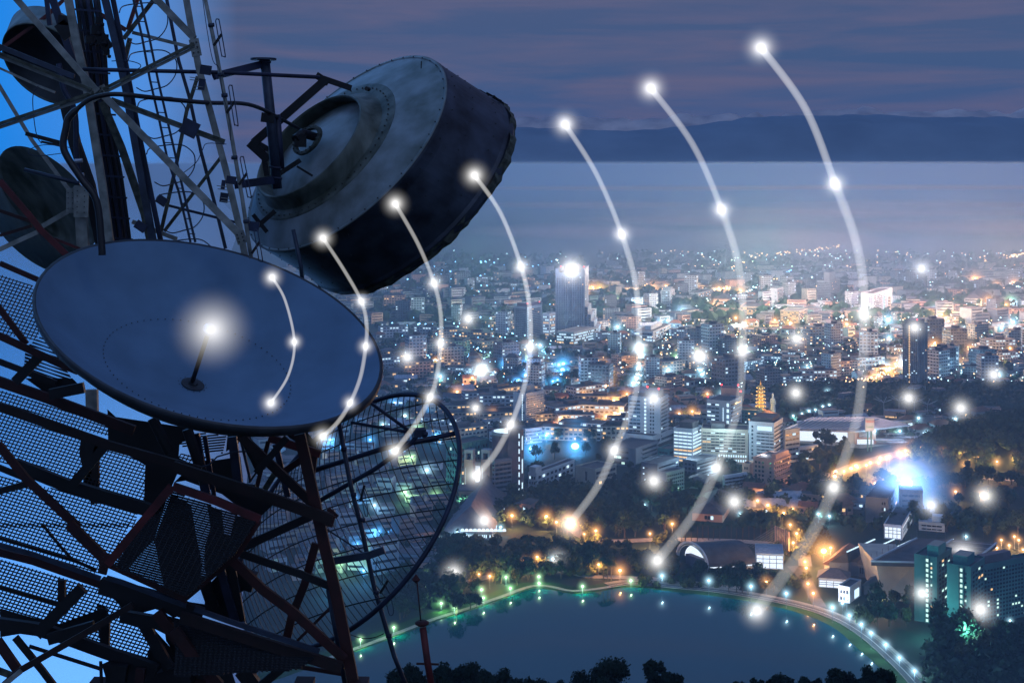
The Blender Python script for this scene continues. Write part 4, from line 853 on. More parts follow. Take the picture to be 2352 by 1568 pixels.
def facade(g, o, u, n, L, z0, z1, feats, lit='cool', wall=None):
    Z = Vector((0, 0, 1))
    def bx(b, s0, s1, a, b_, d0, d1): b.frame_box(o, u, n, Z, s0, s1, d0, d1, a, b_)
    for ft in feats:
        k = ft[0]
        if k in ('bands', 'grid'):
            nf = ft[1]; fr = ft[2] if k == 'bands' else .5; cols = 0 if k == 'bands' else ft[2]; s0, s1, pl = ft[3] * L, ft[4] * L, ft[5]; zz0 = z0 + (z1 - z0) * (ft[6] if len(ft) > 6 else 0.03); zz1 = z0 + (z1 - z0) * (ft[7] if len(ft) > 7 else .95)
            fh = (zz1 - zz0) / nf; nc = cols or max(3, int((s1 - s0) / 3.2))
            for i in range(nf):
                b = MB(); lb = MB(); a = zz0 + fh * (i + .28); e = a + fh * fr; cw = (s1 - s0) / nc; pd = []; pl_ = []
                for j in range(nc):
                    q0 = s0 + cw * (j + (.06 if not cols else .22)); q1 = s0 + cw * (j + (.94 if not cols else .78))
                    (pl_ if R() < pl else pd).append((q0, q1))
                if pd: b.ribbon(o, u, n, pd, a, e)
                if pl_: lb.ribbon(o, u, n, pl_, a, e)
                if b.v: g.part('window_band', b, M['glass'])
                if lb.v: g.part('lit_window', lb, E_[lit if R() < .8 else 'warm'])
        elif k == 'slabs':
            nf = ft[1]; fh = (z1 - z0) / nf
            for i in range(nf):
                b = MB(); bx(b, ft[2] * L, ft[3] * L, z0 + fh * i + fh * .72, z0 + fh * (i + 1) - .05, .02, 1.1); g.part('balcony', b, M[wall or 'conc'])
        elif k == 'col':
            nf = ft[1]; fh = (z1 - z0) / nf; b = MB()
            for i in range(nf):
                b = MB(); bx(b, (ft[2] - ft[3] / 2) * L, (ft[2] + ft[3] / 2) * L, z0 + fh * (i + .2), z0 + fh * (i + .8), 0, .14); g.part('lit_stair_window', b, E_[ft[4] if len(ft) > 4 else lit])
        elif k == 'panel':
            if len(ft) > 6 and ft[6] == 'lit_front':
                nm_ = max(4, int((ft[2] - ft[1]) * L / 3.5)); za, zb = z0 + (z1 - z0) * ft[3], z0 + (z1 - z0) * ft[4]
                b = MB()
                for j in range(nm_ + 1): s_ = L * (ft[1] + (ft[2] - ft[1]) * j / nm_); bx(b, s_ - .16, s_ + .16, za, zb, .165, .5)
                for q_ in (.42, .74): bx(b, ft[1] * L, ft[2] * L, za + (zb - za) * q_ - .14, za + (zb - za) * q_ + .14, .17, .45)
                g.part('glazing_grille', b, M['grey'])
            b = MB(); bx(b, ft[1] * L, ft[2] * L, z0 + (z1 - z0) * ft[3], z0 + (z1 - z0) * ft[4], .01, .16); m_ = ft[5]; g.part(ft[6] if len(ft) > 6 else 'lit_window', b, E_[m_] if m_ in E_ else M[m_])
        elif k == 'fins':
            for i in range(ft[1]):
                b = MB(); s = (ft[2] + (ft[3] - ft[2]) * i / max(1, ft[1] - 1)) * L; bx(b, s - .25, s + .25, z0, z1, .01, .8); g.part('fin', b, M[wall or 'conc'])
def building(name, label, x0, xc, x1, yb, yt, th, wall='conc', Lf=(), Rf=(), lit='cool', roofs=(), cat='building', depth=14, group=None, roofm='roof', hip=0, parapet=True):
    base = G(xc, yb); Y0 = base.y; X0 = base.x; h = (yb - yt) / F * Y0; s, c = math.sin(th), math.cos(th)
    t0, t1 = (x0 - CX) / F, (x1 - CX) / F
    L = (X0 - t0 * Y0) / (c + t0 * s) if xc > x0 + .5 else depth
    den = (s - t1 * c); Wd = (t1 * Y0 - X0) / den if (x1 > xc + .5 and den > .05) else depth
    L = max(2, min(L, 260)); Wd = max(2, min(Wd, 120))
    dl = Vector((-c, s, 0)); dr = Vector((s, c, 0)); o = Vector((X0, Y0, 0)); cen = o + dl * L / 2 + dr * Wd / 2
    g = Grp(name, label, cat, tuple(cen), group); CITY.append((x0, x1, yb, h / Y0 * F))
    Z = Vector((0, 0, 1))
    b = MB(); b.frame_box(o, dl, dr, Z, 0, L, 0, Wd, -.5, h); g.part('wall', b, M[wall])
    if hip:
        b = MB(); e = .8; rr_ = [o + dl * (-e) + dr * (-e), o + dl * (L + e) + dr * (-e), o + dl * (L + e) + dr * (Wd + e), o + dl * (-e) + dr * (Wd + e)]
        lo = [p + Z * (h + .02) for p in rr_]; q = min(L, Wd) * .5 * .9
        if L > Wd: rg = [o + dl * q + dr * Wd / 2 + Z * (h + hip), o + dl * (L - q) + dr * Wd / 2 + Z * (h + hip)]; f = [(0, 1, 5, 4), (1, 2, 5), (2, 3, 4, 5), (3, 0, 4), (3, 2, 1, 0)]
        else: rg = [o + dl * L / 2 + dr * q + Z * (h + hip), o + dl * L / 2 + dr * (Wd - q) + Z * (h + hip)]; f = [(0, 1, 4), (1, 2, 5, 4), (2, 3, 5), (3, 0, 4, 5), (3, 2, 1, 0)]
        b.add(lo + rg, f); g.part('roof', b, M[roofm])
    else:
        b = MB(); b.frame_box(o, dl, dr, Z, .4, L - .4, .4, Wd - .4, h + .004, h + .3); rf = g.part('roof', b, M[roofm])
        if parapet:
            b = MB()
            for (a0, a1, b0, b1) in ((-.1, L + .1, -.1, .35), (-.1, L + .1, Wd - .35, Wd + .1), (-.1, .35, .35, Wd - .35), (L - .35, L + .1, .35, Wd - .35)): b.frame_box(o, dl, dr, Z, a0, a1, b0, b1, h - .3, h + 1.1)
            g.part('parapet', b, M[wall])
        for (a0, a1, b0, b1, hh, m_) in roofs:
            b = MB(); b.frame_box(o, dl, dr, Z, L * a0, L * a1, Wd * b0, Wd * b1, h + .3, h + .3 + hh); g.part('penthouse', b, M[m_])
    facade(g, o, dl, -dr, L, 0, h, Lf, lit, wall); facade(g, o, dr, -dl, Wd, 0, h, Rf, lit, wall)
    g.geo = (o, dl, dr, L, Wd, h); return g
def redlamps(g, pts):
    o, dl, dr, L, Wd, h = g.geo
    for a, b_, z in pts:
        b = MB(); p = o + dl * L * a + dr * Wd * b_ + Vector((0, 0, h)); b.tube([p, p + Vector((0, 0, z))], .15, 6); b.ico(p + Vector((0, 0, z)), .9, 1); g.part('warning_light', b, [M['black'], E_['redl']])
# --- tall landmarks
g = building('skyscraper', 'tallest stepped tower rising alone left of the city centre', 1276, 1343, 1352, 775, 628, .14, 'grey', [('grid', 34, 12, .03, .97, .02), ('fins', 5, 0, 1)], [('grid', 34, 3, .1, .9, .02)], depth=24, roofs=[(0, .12, 0, 1, 6, 'grey'), (.88, 1, 0, 1, 6, 'grey')])
redlamps(g, [(.1, .5, 7), (.9, .5, 7)]); o, dl, dr, L, Wd, h = g.geo
for i, (xa, xb, yt) in enumerate(((1343, 1350, 705), (1350, 1357, 722), (1357, 1364, 738), (1364, 1373, 753))):
    k = o.y / F; s0 = -(xa - 1343) * k; s1 = -(xb - 1343) * k; hz = (775 - yt) * k
    b = MB(); b.frame_box(o, dl, dr, Vector((0, 0, 1)), s1, s0, 2, Wd - 2, -.4, hz); g.part('stepped_wing', b, M['grey'])
    n = int(hz / 3.4)
    b = MB()
    for j in range(n): b.frame_box(o, dl, dr, Vector((0, 0, 1)), s1 + .8, s0 - .8, 1.85, 2.0, 2 + j * 3.4, 3.6 + j * 3.4)
    g.part('window_column', b, M['glass'])
building('podium_block', 'wide lit parking podium at the foot of the tallest stepped tower', 1278, 1318, 1373, 792, 765, .5, 'conc', [('bands', 4, .5, .02, .98, .75)], [('bands', 4, .5, .02, .98, .75)], depth=30)
g = building('hotel_tower', 'two tone slab tower with red roof lamps left of the tallest tower', 1181, 1211, 1245, 778, 706, .62, 'conc', [('bands', 16, .5, .1, .9, .02)], [('bands', 16, .45, .15, .9, .03), ('col', 18, .04, .05, 'cool')], roofs=[(.1, .9, .1, .9, 5, 'dark')]); redlamps(g, [(.1, .1, 5), (.1, .9, 5)])
g = building('residential_tower', 'slim dark residential tower with one lit stair column right of centre', 2073, 2108, 2129, 902, 748, .62, 'conc', [('grid', 30, 7, .02, .98, .03), ('col', 30, .55, .08, 'warm')], [('grid', 30, 6, .05, .95, .03), ('fins', 4, 0, 1)], roofs=[(.1, .9, .1, .9, 5, 'grey')]); redlamps(g, [(.1, .1, 6)])
building('office_tower', 'striped dark office tower with penthouse on the far skyline', 1876, 1907, 1929, 696, 646, .5, 'grey', [('bands', 12, .45, .02, .98, .04)], [('bands', 12, .45, .05, .95, .03)], roofs=[(.2, .6, .2, .8, 14, 'grey')])
building('white_tower', 'white slab block with a dark side on the far skyline', 1768, 1785, 1799, 704, 664, .5, 'white', [('bands', 4, .2, .1, .3, 0)], [('bands', 12, .5, .1, .9, .05)])
building('grey_block', 'broad grey block left of the purple roofed hall far away', 1583, 1604, 1638, 702, 674, .45, 'conc', [('bands', 7, .45, .05, .95, .1)], [('bands', 7, .45, .05, .95, .15)])
building('purple_block', 'dusky purple roofed block beside the broad grey block', 1639, 1676, 1683, 710, 687, .3, 'pink', [('bands', 2, .3, .3, .9, .1)], [('bands', 3, .3, .1, .9, .1)], hip=8)
building('slab_block', 'pale ten storey block standing free right of the tallest tower', 1518, 1540, 1550, 704, 668, .35, 'white', [('bands', 9, .5, .1, .9, .05)], [('bands', 9, .4, .2, .8, .1)], roofs=[(.1, .9, .2, .8, 5, 'conc')])
g = building('hospital_tower', 'floodlit pale green hospital tower glowing brightly on the far right', 1978, 2006, 2068, 734, 676, .5, 'white', [('bands', 12, .4, .05, .95, .3)], [('bands', 12, .35, .02, .45, .2), ('col', 8, .58, .06, 'green'), ('panel', .50, .56, .05, .8, 'whit')], lit='green')
light(G(2025, 742, 10) + Vector((-12, -35, 10)), (.55, 1, .95), 60000, 2)
building('stepped_block', 'yellow green lit stepped block in the middle distance', 1792, 1836, 1855, 743, 716, .45, 'cream', [('bands', 7, .5, .05, .95, .6)], [('bands', 7, .5, .05, .95, .3)], lit='warm')
building('arcade_block', 'long orange lit block on the far skyline', 1630, 1700, 1740, 732, 711, .2, 'pink', [('bands', 3, .5, .02, .98, .3)], [('bands', 3, .5, .02, .98, .3)], lit='warm')
building('arcade_block', 'second orange lit block stepping right of the first', 1700, 1750, 1768, 724, 706, .3, 'pink', [('bands', 3, .5, .02, .98, .3)], [('bands', 3, .5, .05, .95, .3)], lit='warm')
building('gabled_block', 'narrow gabled apartment block in front of the glowing hospital', 2007, 2018, 2027, 756, 727, .5, 'white', [('bands', 6, .4, .1, .9, .1)], [('bands', 6, .4, .1, .9, .1)], hip=6)
building('roofed_hall', 'large grey pitched roof hall near the right skyline', 2215, 2255, 2277, 705, 686, .4, 'conc', [('bands', 3, .4, .05, .95, .1)], [('bands', 3, .3, .1, .9, .1)], hip=9, roofm='tile')
building('corner_block', 'blue lit wide block between the hotel tower and tallest tower', 1246, 1262, 1276, 780, 722, .5, 'white', [('bands', 8, .4, .1, .9, .5)], [('bands', 8, .4, .1, .9, .5)])
building('office_block', 'dark office block with a grid of pale bays amid trees', 1156, 1190, 1198, 855, 822, .3, 'conc', [('grid', 5, 8, .03, .97, .05)], [('bands', 5, .5, .1, .9, .05)], hip=4)
building('shopping_block', 'low block with lit white roof edge right of centre far off', 1455, 1500, 1541, 786, 763, .35, 'white', [('bands', 3, .5, .05, .95, .4)], [('bands', 3, .4, .1, .9, .3)], roofs=[(.3, .6, .2, .8, 6, 'white')])
# --- middle ground blocks
g = building('hotel_slab', 'tall slab with rows of orange tinted balconies left of centre', 1179, 1208, 1250, 984, 906, .70, 'white', [('bands', 3, .2, .1, .4, 0), ('col', 20, .28, .07, 'cool')], [('grid', 14, 12, .03, .97, .05)], lit='warm', roofs=[(.2, .7, .2, .6, 7, 'conc')])
light(G(1240, 1000, 6) + Vector((10, -18, 6)), (1, .55, .25), 30000)
building('long_block', 'long white campus block running away behind the hotel slab', 1108, 1115, 1180, 985, 968, 1.1, 'white', [('bands', 3, .4, .1, .9, .1)], [('grid', 3, 14, .02, .98, .1)])
building('low_block', 'low white block lit along its roof edge beneath the hotel slab', 1124, 1142, 1204, 1018, 1000, 1.05, 'white', [('bands', 2, .4, .1, .9, .1)], [('bands', 3, .4, .02, .98, .1)])
building('long_block', 'blue lit four storey wing in front of the hotel slab', 1202, 1207, 1245, 1020, 988, 1.0, 'white', [('bands', 4, .4, .1, .9, .1)], [('grid', 4, 12, .02, .98, .1)])
g = building('cylinder_tower', 'dark slab tower joined to a round topped drum by the grid dish', 1166, 1196, 1203, 1152, 992, .35, 'dark', [('col', 9, .12, .08, 'cool')], [('col', 3, .5, .3, 'cool')])
k = g.geo[0].y / F; p = G(1160, 1150); b = MB(); hh = 146 * k; b.tube([p + Vector((0, 14, z)) for z in (-.4, hh * .5, hh)], 31 * k, 30); o_ = g.part('drum', b, M['dark'])
b = MB(); b.tube([p + Vector((0, 14, z)) for z in (hh, hh + 2)], 32 * k, 30); g.part('drum_rim', b, M['conc']); b = MB(); b.tube([p + Vector((0, 14, z)) for z in (hh + 2.0, hh + 2.3)], 27 * k, 30); g.part('drum_roof', b, E_['cool'])
building('striped_block', 'nine storey block with pale sun shade bands below the round drum', 1131, 1136, 1175, 1158, 1060, 1.0, 'grey', [('bands', 9, .4, .1, .9, 0)], [('bands', 9, .5, .03, .97, .05), ('slabs', 9, 0, 1)])
building('green_block', 'teal green lit office block behind the twin concrete towers', 1025, 1058, 1122, 1150, 1022, .75, 'teal', [('grid', 9, 5, .05, .95, .1)], [('grid', 9, 10, .03, .97, .12), ('fins', 8, 0, 1)], lit='green')
light(G(1060, 1158, 4) + Vector((0, -10, 3)), (.5, 1, .85), 30000)
for i, (xa, xb) in enumerate(((1066, 1092), (1105, 1131))):
    g = building('concrete_tower', ('left' if i == 0 else 'right') + ' of the twin pale concrete towers with a framed opening on top', xa, xb - 6, xb, 1150, 1056, .3, 'pink', [('col', 1, .85, .01)], [], depth=8, parapet=False)
    o, dl, dr, L, Wd, h = g.geo; b = MB(); Z = Vector((0, 0, 1)); q = 15 * o.y / F
    for a0, a1 in ((0, .22), (.78, 1)): b.frame_box(o, dl, dr, Z, L * a0, L * a1, 0, Wd, h + .31, h + q)
    b.frame_box(o, dl, dr, Z, 0, L, 0, Wd, h + q + .01, h + q + 2.4); g.part('framed_top', b, M['conc'])
g = building('entrance_link', 'short lit link building between the twin concrete towers', 1091, 1104, 1106, 1148, 1066, .25, 'conc', [('panel', .1, .9, .5, .95, 'whit', 'lit_front')], [])
b = MB(); Y = G(1080, 1164).y; q = Y / F
f4 = [G(1062, 1164), G(1104, 1164)]; t4 = [P(1052, 1128, Y - 6), P(1113, 1128, Y - 6)]
g = Grp('flared_pavilion', 'orange glowing flared pavilion under the twin concrete towers', 'pavilion', tuple(G(1083, 1160)))
bk = [p + Vector((0, 12, 0)) for p in f4]; tk = [p + Vector((0, 18, 0)) for p in t4]
b.add(f4 + bk[::-1] + t4 + tk[::-1], [(0, 1, 5, 4), (1, 2, 6, 5), (2, 3, 7, 6), (3, 0, 4, 7)]); g.part('wall', b, M['pink'])
b = MB(); b.add([p + Vector((0, 0, .05)) for p in t4 + tk[::-1]] + [p + Vector((0, 0, .9)) for p in t4 + tk[::-1]], [(0, 1, 5, 4), (1, 2, 6, 5), (2, 3, 7, 6), (3, 0, 4, 7), (4, 5, 6, 7)]); g.part('roof', b, M['dark'])
light(G(1083, 1170, 3) + Vector((0, -8, 0)), (1, .5, .25), 14000)
building('campus_block', 'white campus block with a corner stair tower above dark trees', 1213, 1232, 1320, 1130, 1090, .55, 'white', [('grid', 3, 3, .1, .9, .1)], [('grid', 3, 9, .03, .97, .1)], roofs=[(.1, .9, 0, .15, 5, 'white')], hip=0)
building('orange_hall', 'orange lit concrete hall with a narrow cross shaped window', 1322, 1367, 1416, 1118, 1080, .75, 'cream', [('bands', 1, .6, .4, .5, 0)], [('bands', 3, .5, .05, .95, .05)])
light(G(1340, 1124, 3) + Vector((-5, -8, 2)), (1, .5, .2), 14000)
building('library_block', 'square flat roofed block with stepped balconies at its right end', 1396, 1460, 1511, 1074, 1033, .55, 'grey', [('bands', 3, .4, .25, .9, .25), ('grid', 1, 20, .05, .95, 0, .05, .3)], [('slabs', 4, .25, 1), ('bands', 4, .45, .3, .95, .02)], lit='green', depth=30)
building('low_annex', 'teal dark annex beside the square flat roofed block', 1511, 1536, 1560, 1058, 1034, .6, 'teal', [('bands', 2, .4, .1, .9, .05)], [('bands', 2, .4, .1, .9, .05)])
building('low_annex', 'bright white plinth hall at the foot of the striped office tower', 1430, 1500, 1552, 1024, 1004, .55, 'white', [('bands', 1, .3, .05, .9, .05)], [('bands', 1, .3, .05, .95, .02)])
g = building('office_tower', 'white striped office tower with one glowing stair column in the middle', 1443, 1517, 1535, 1018, 916, .42, 'white', [('bands', 11, .42, .62, .97, .03), ('col', 12, .47, .06, 'cool'), ('grid', 11, 2, .18, .34, .05)], [('bands', 11, .4, .1, .9, .02), ('slabs', 11, .5, 1)], roofs=[(.1, .5, .1, .8, 6, 'conc'), (.5, .9, .3, .8, 3, 'conc')], depth=22); redlamps(g, [(.45, .2, 9), (.1, .2, 8)])
light(G(1480, 1028, 3) + Vector((0, -25, 6)), (.65, .9, 1), 45000, 1)
g = building('round_hospital', 'tall hospital core with glowing stair window beside striped ledges', 1623, 1676, 1704, 990, 924, .5, 'white', [('bands', 7, .4, .45, .98, .4), ('col', 5, .08, .1, 'cool'), ('col', 1, .28, .03, 'cool')], [('bands', 7, .35, .1, .9, .1)], depth=22); redlamps(g, [(1, .1, 3), (0, .9, 6)])
light(G(1650, 1000, 20) + Vector((0, -22, 16)), (.65, .95, 1), 40000, 1)
g = building('slab_tower', 'plain slab with red corner lamps and a glowing round sign above the hospital', 1656, 1696, 1699, 975, 894, .18, 'pink', [('panel', .12, .55, .62, .80, 'cool', 'glowing_sign')], [], depth=12); redlamps(g, [(0.02, .5, 3), (.98, .5, 3)])
building('balcony_wing', 'blue balcony wing joined right of the glowing hospital core', 1694, 1740, 1750, 976, 946, .45, 'teal', [('grid', 4, 6, .03, .97, .3)], [('slabs', 4, 0, 1)])
light(G(1722, 985, 12) + Vector((0, -16, 6)), (.5, .9, 1), 14000)
g = building('ward_block', 'glowing ward block with arched light on every storey edge', 1547, 1591, 1611, 1066, 988, .5, 'white', [('bands', 9, .42, .04, .98, .92)], [('bands', 9, .5, .02, .98, .95)], lit='cool', depth=24, roofs=[(.1, .8, .2, .9, 5, 'roof')])
light(G(1575, 1072, 5) + Vector((0, -18, 14)), (.6, .85, 1), 40000, 1)
g = building('ward_block', 'long pale ward block with a tall lit glass hall beneath', 1611, 1718, 1724, 1066, 990, .18, 'cream', [('bands', 7, .36, .06, .98, .14, .33, .96), ('grid', 2, 12, .02, .64, 1.0, .02, .30)], [], lit='cool', depth=24, roofs=[(.5, .8, .2, .7, 4, 'roof')])
light(G(1670, 1074, 5) + Vector((0, -20, 12)), (.7, .95, .95), 26000, 1)
g = building('ward_tower', 'pale ward tower with wrapped dark ledges and a lit top lounge', 1720, 1778, 1798, 1072, 974, .45, 'white', [('bands', 10, .36, .0, .70, .02, .03, .80), ('panel', .08, .66, .83, .93, 'cool'), ('grid', 10, 1, .80, .92, 0)], [('bands', 10, .36, .02, .98, .02)], depth=22, roofs=[(.1, .9, .1, .9, 4, 'roof')])
light(G(1745, 1080, 5) + Vector((0, -20, 16)), (.85, .85, .9), 30000, 1)
building('service_block', 'dim striped block half hidden behind the pale ward tower', 1798, 1803, 1837, 1064, 990, 1.0, 'conc', [], [('bands', 6, .4, .03, .97, .04)])
building('service_block', 'low arcaded block right of the dim striped block', 1829, 1836, 1879, 1060, 1030, 1.0, 'white', [], [('bands', 3, .5, .03, .97, .5)])
g = building('balcony_block', 'orange lit apartment block with open balconies on its right side', 1730, 1778, 1815, 1122, 1058, .62, 'pink', [('grid', 6, 3, .45, .95, .05), ('grid', 6, 1, .1, .25, 0)], [('grid', 6, 8, .04, .96, .08), ('slabs', 6, 0, 1)], lit='warm', depth=16, roofs=[(.0, .2, .1, .9, 4, 'pink')])
light(G(1770, 1128, 3) + Vector((0, -10, 2)), (1, .55, .25), 16000); light(G(1745, 1128, 3) + Vector((0, -10, 1)), (1, .55, .25), 10000)
building('wing_block', 'lower orange lit wing stepping left of the balcony apartment block', 1705, 1722, 1733, 1106, 1068, .5, 'pink', [('grid', 3, 2, .2, .8, .05)], [])
building('diagonal_block', 'long two tone block running diagonally below the ward blocks', 1660, 1664, 1716, 1128, 1096, 1.0, 'white', [], [('bands', 4, .45, .02, .98, .1), ('slabs', 4, 0, 1)])
building('diagonal_block', 'dark flat roofed block with side stripes below the glowing ward block', 1568, 1600, 1646, 1104, 1062, .7, 'grey', [('grid', 4, 3, .1, .9, .1)], [('bands', 5, .4, .03, .97, .1)])
building('dim_block', 'wide unlit block in blue shade left of the dark flat roofed one', 1473, 1510, 1560, 1112, 1068, .65, 'grey', [('bands', 3, .2, .6, .9, .1)], [('bands', 4, .35, .05, .95, .15)])
building('dim_block', 'unlit block with one green lit side among the dark trees', 1510, 1530, 1572, 1134, 1088, .8, 'conc', [], [('grid', 5, 8, .05, .95, .05)], lit='green')
light(G(1556, 1136, 3) + Vector((4, -6, 3)), (.3, 1, .45), 6000)
building('shed', 'low green lit shed roofed with sheet metal between dark blocks', 1572, 1620, 1638, 1124, 1108, .4, 'conc', [('bands', 1, .4, .1, .9, 0)], [], hip=3); light(G(1610, 1128, 3) + Vector((0, -5, 2)), (.3, 1, .5), 3000)
building('pink_house', 'square pink house with a single bright window above the orange road', 1186, 1218, 1237, 1190, 1158, .4, 'pink', [('panel', .35, .5, .55, .75, 'cool')], [], hip=2); light(G(1205, 1192, 3) + Vector((0, -8, 2)), (1, .5, .25), 4000)
building('theatre_hall', 'large dark pitched roof hall with white arched skylights left of the lake', 1020, 1130, 1232, 1240, 1224, .10, 'conc', [('grid', 1, 22, .02, .9, .75)], [('bands', 1, .5, .05, .95, .3)], hip=14, depth=40, roofm='dark', lit='cool')
g = Grp('skylight_row', 'row of little white arched skylights glowing on the dark hall roof', 'skylight', tuple(G(1130, 1225)))
k = G(1130, 1214, 8).y / F
for i in range(11):
    b = MB(); c = P(1062 + i * 9.6, 1219, G(1130, 1222, 8).y - 2); r = 4.6 * k; v = []
    for d_ in (-1.5, 1.5):
        for a in range(7): v.append(c + Vector((math.cos(math.pi * a / 6) * r, d_, math.sin(math.pi * a / 6) * r)))
    b.add(v, [(a, a + 1, a + 8, a + 7) for a in range(6)] + [tuple(range(7)), tuple(range(13, 6, -1))]); g.part('arch', b, E_['whit'] if i % 3 else E_['cool'])
building('campus_hall', 'dark low hall with curved ribs behind the palm row', 1590, 1660, 1690, 1200, 1182, .3, 'pink', [('bands', 1, .5, .3, .6, .3)], [], hip=6)
building('villa', 'wide villa with red and cream rooms left of the floodlight', 1830, 1880, 1925, 1164, 1140, .5, 'pink', [('grid', 2, 4, .1, .9, .1)], [('grid', 2, 4, .1, .9, .2)], lit='warm'); light(G(1880, 1172, 3), (1, .55, .25), 9000)
building('apartment_block', 'blue shaded apartment block directly beneath the floodlight', 2066, 2120, 2132, 1195, 1130, .22, 'grey', [('slabs', 5, .1, .5), ('bands', 5, .4, .1, .9, .05)], [])
building('apartment_block', 'lower blue shaded block left of the floodlit apartments', 1988, 2040, 2066, 1205, 1148, .4, 'grey', [('grid', 4, 2, .1, .3, .3)], [('grid', 4, 3, .2, .8, .2)])
building('terrace_building', 'long pale terrace building with angled white roof panels in the park', 2110, 2170, 2238, 1222, 1205, .35, 'conc', [('bands', 2, .4, .1, .9, .1)], [('bands', 1, .4, .1, .9, .1)], roofs=[(.1, .5, .2, .8, 4, 'white')], roofm='sheet')
building('petrol_station', 'brilliant blue white lit forecourt hall beside the lower avenue', 2030, 2072, 2102, 1240, 1210, .4, 'white', [('panel', .05, .95, .1, .9, 'whit', 'lit_front')], [('panel', .05, .95, .1, .9, 'whit', 'lit_front')]); light(G(2070, 1245, 4) + Vector((0, -8, 2)), (.6, .7, 1), 20000)
building('market_hall', 'low market shed with brilliant open front by the lakeside houses', 1880, 1950, 1990, 1352, 1330, .25, 'white', [('panel', .02, .98, .05, .7, 'whit', 'lit_front')], [('panel', .05, .6, .1, .7, 'whit', 'lit_front')], hip=4, roofm='tile'); light(G(1900, 1360, 4) + Vector((0, -8, 1)), (.8, .85, 1), 14000)
building('shop_house', 'two storey shop house with tiled roof below the sawtooth sheds', 1892, 1930, 1975, 1322, 1300, .5, 'pink', [('panel', .05, .95, .55, .9, 'warm')], [('bands', 1, .4, .1, .9, .4)], hip=4, roofm='rust')
building('white_house', 'small white house with a bright stair window at the market edge', 1926, 1952, 1978, 1385, 1352, .6, 'white', [('grid', 2, 3, .1, .9, .1)], [('panel', .4, .8, .1, .7, 'cool')], hip=0)
building('dark_hall', 'long dark roofed hall behind the white market house', 1984, 2030, 2060, 1372, 1350, .5, 'dark', [('panel', .2, .5, .3, .45, 'warm')], [], hip=5)
building('grey_hall', 'dark hall with patterned grey frieze under the sawtooth roofs', 1972, 2060, 2110, 1330, 1300, .2, 'grey', [('grid', 1, 16, .02, .98, 0)], [], hip=8)
# --- condominium towers at the lower right
g = building('condominium_tower', 'nearer left condominium tower with a lit stair shaft beside dark trees', 2100, 2152, 2186, 1434, 1284, .62, 'condo', [('col', 13, .42, .12, 'green'), ('grid', 14, 1, .18, .3, .35), ('fins', 2, .33, .5)], [('grid', 14, 4, .1, .9, .12)], lit='green', roofs=[(.0, .5, .1, .6, 6, 'teal')]); light(G(2128, 1440, 4) + Vector((0, -8, 8)), (.3, 1, .95), 22000)
g = building('condominium_tower', 'nearer right condominium tower with twin rows of lit windows', 2175, 2230, 2262, 1464, 1306, .62, 'condo', [('col', 13, .40, .10, 'green'), ('grid', 14, 1, .15, .28, .35), ('fins', 2, .3, .5)], [('grid', 14, 4, .1, .9, .1)], lit='green', roofs=[(.2, .8, .1, .6, 5, 'teal')]); light(G(2205, 1470, 4) + Vector((0, -8, 8)), (.3, 1, .95), 22000)
g = building('condominium_wing', 'broad dim condominium wing with many balconies at the right edge', 2226, 2244, 2400, 1440, 1304, 1.05, 'condo', [], [('grid', 14, 22, .01, .99, .07)], lit='green', roofs=[(.1, .9, .1, .5, 5, 'dark')]); light(G(2310, 1400, 6) + Vector((-10, -4, 4)), (.5, 1, .95), 5000)
# --- flat roofed arena, sawtooth sheds
def slab_px(g, name, px, z, th_, m, dz=()):
    b = MB(); v = [G(x, y, z + (dz[i] if dz else 0)) for i, (x, y) in enumerate(px)]; n = len(v)
    b.add(v + [p - Vector((0, 0, th_)) for p in v], [tuple(range(n)), tuple(range(2 * n - 1, n - 1, -1))] + [(i, (i + 1) % n, n + (i + 1) % n, n + i) for i in range(n)]); return g.part(name, b, M[m])
g = Grp('arena_hall', 'vast dark flat roofed arena with white trimmed edges behind the condominiums', 'arena', tuple(G(2130, 1350)))
slab_px(g, 'roof', [(2001, 1288), (2106, 1235), (2187, 1238), (2107, 1291)], 22, 2.5, 'roof'); slab_px(g, 'roof', [(2108, 1291), (2188, 1238), (2289, 1246), (2215, 1305)], 22.6, 2.5, 'roof')
for a, c in (((2001, 1288), (2106, 1235)), ((2104, 1291), (2188, 1238)), ((2001, 1288), (2107, 1291)), ((2215, 1305), (2289, 1246))):
    b = MB(); b.sweep([G(*a, 23), G(*c, 23)], .8, .8, ref=Vector((0, 0, 1))); g.part('roof_edge', b, M['white'])
for i in range(9):
    for (a, c) in (((2001, 1288), (2106, 1235)),):
        q = G(a[0] + (c[0] - a[0]) * i / 8, a[1] + (c[1] - a[1]) * i / 8, 22.4); b = MB(); b.tube([q, q + Vector((0, 0, 4))], .15, 5); g.part('roof_pole', b, M['dark'])
for i in range(9):
    q = G(2106 + 175 * i / 8, 1236 + 10 * i / 8, 23); b = MB(); b.tube([q, q + Vector((0, 0, 5))], .15, 5); g.part('roof_pole', b, M['dark'])
for i in range(7):
    f = (i + .5) / 7; b = MB(); b.sweep([G(2108 + 80 * f, 1291 - 53 * f, 22.9), G(2215 + 74 * f, 1305 - 59 * f, 22.9)], .25, .2, ref=Vector((0, 0, 1))); g.part('roof_rib', b, M['sheet'])
b = MB(); q = [G(2030, 1376), G(2112, 1384)]; t_ = [G(2017, 1297, 19) + Vector((0, 6, 0)), G(2108, 1300, 19) + Vector((0, 6, 0))]
b.add(q + t_[::-1] + [p + Vector((0, 40, 0)) for p in q + t_[::-1]], [(0, 1, 2, 3), (7, 6, 5, 4), (0, 4, 5, 1), (1, 5, 6, 2), (3, 2, 6, 7), (0, 3, 7, 4)]); g.part('wall', b, M['cream'])
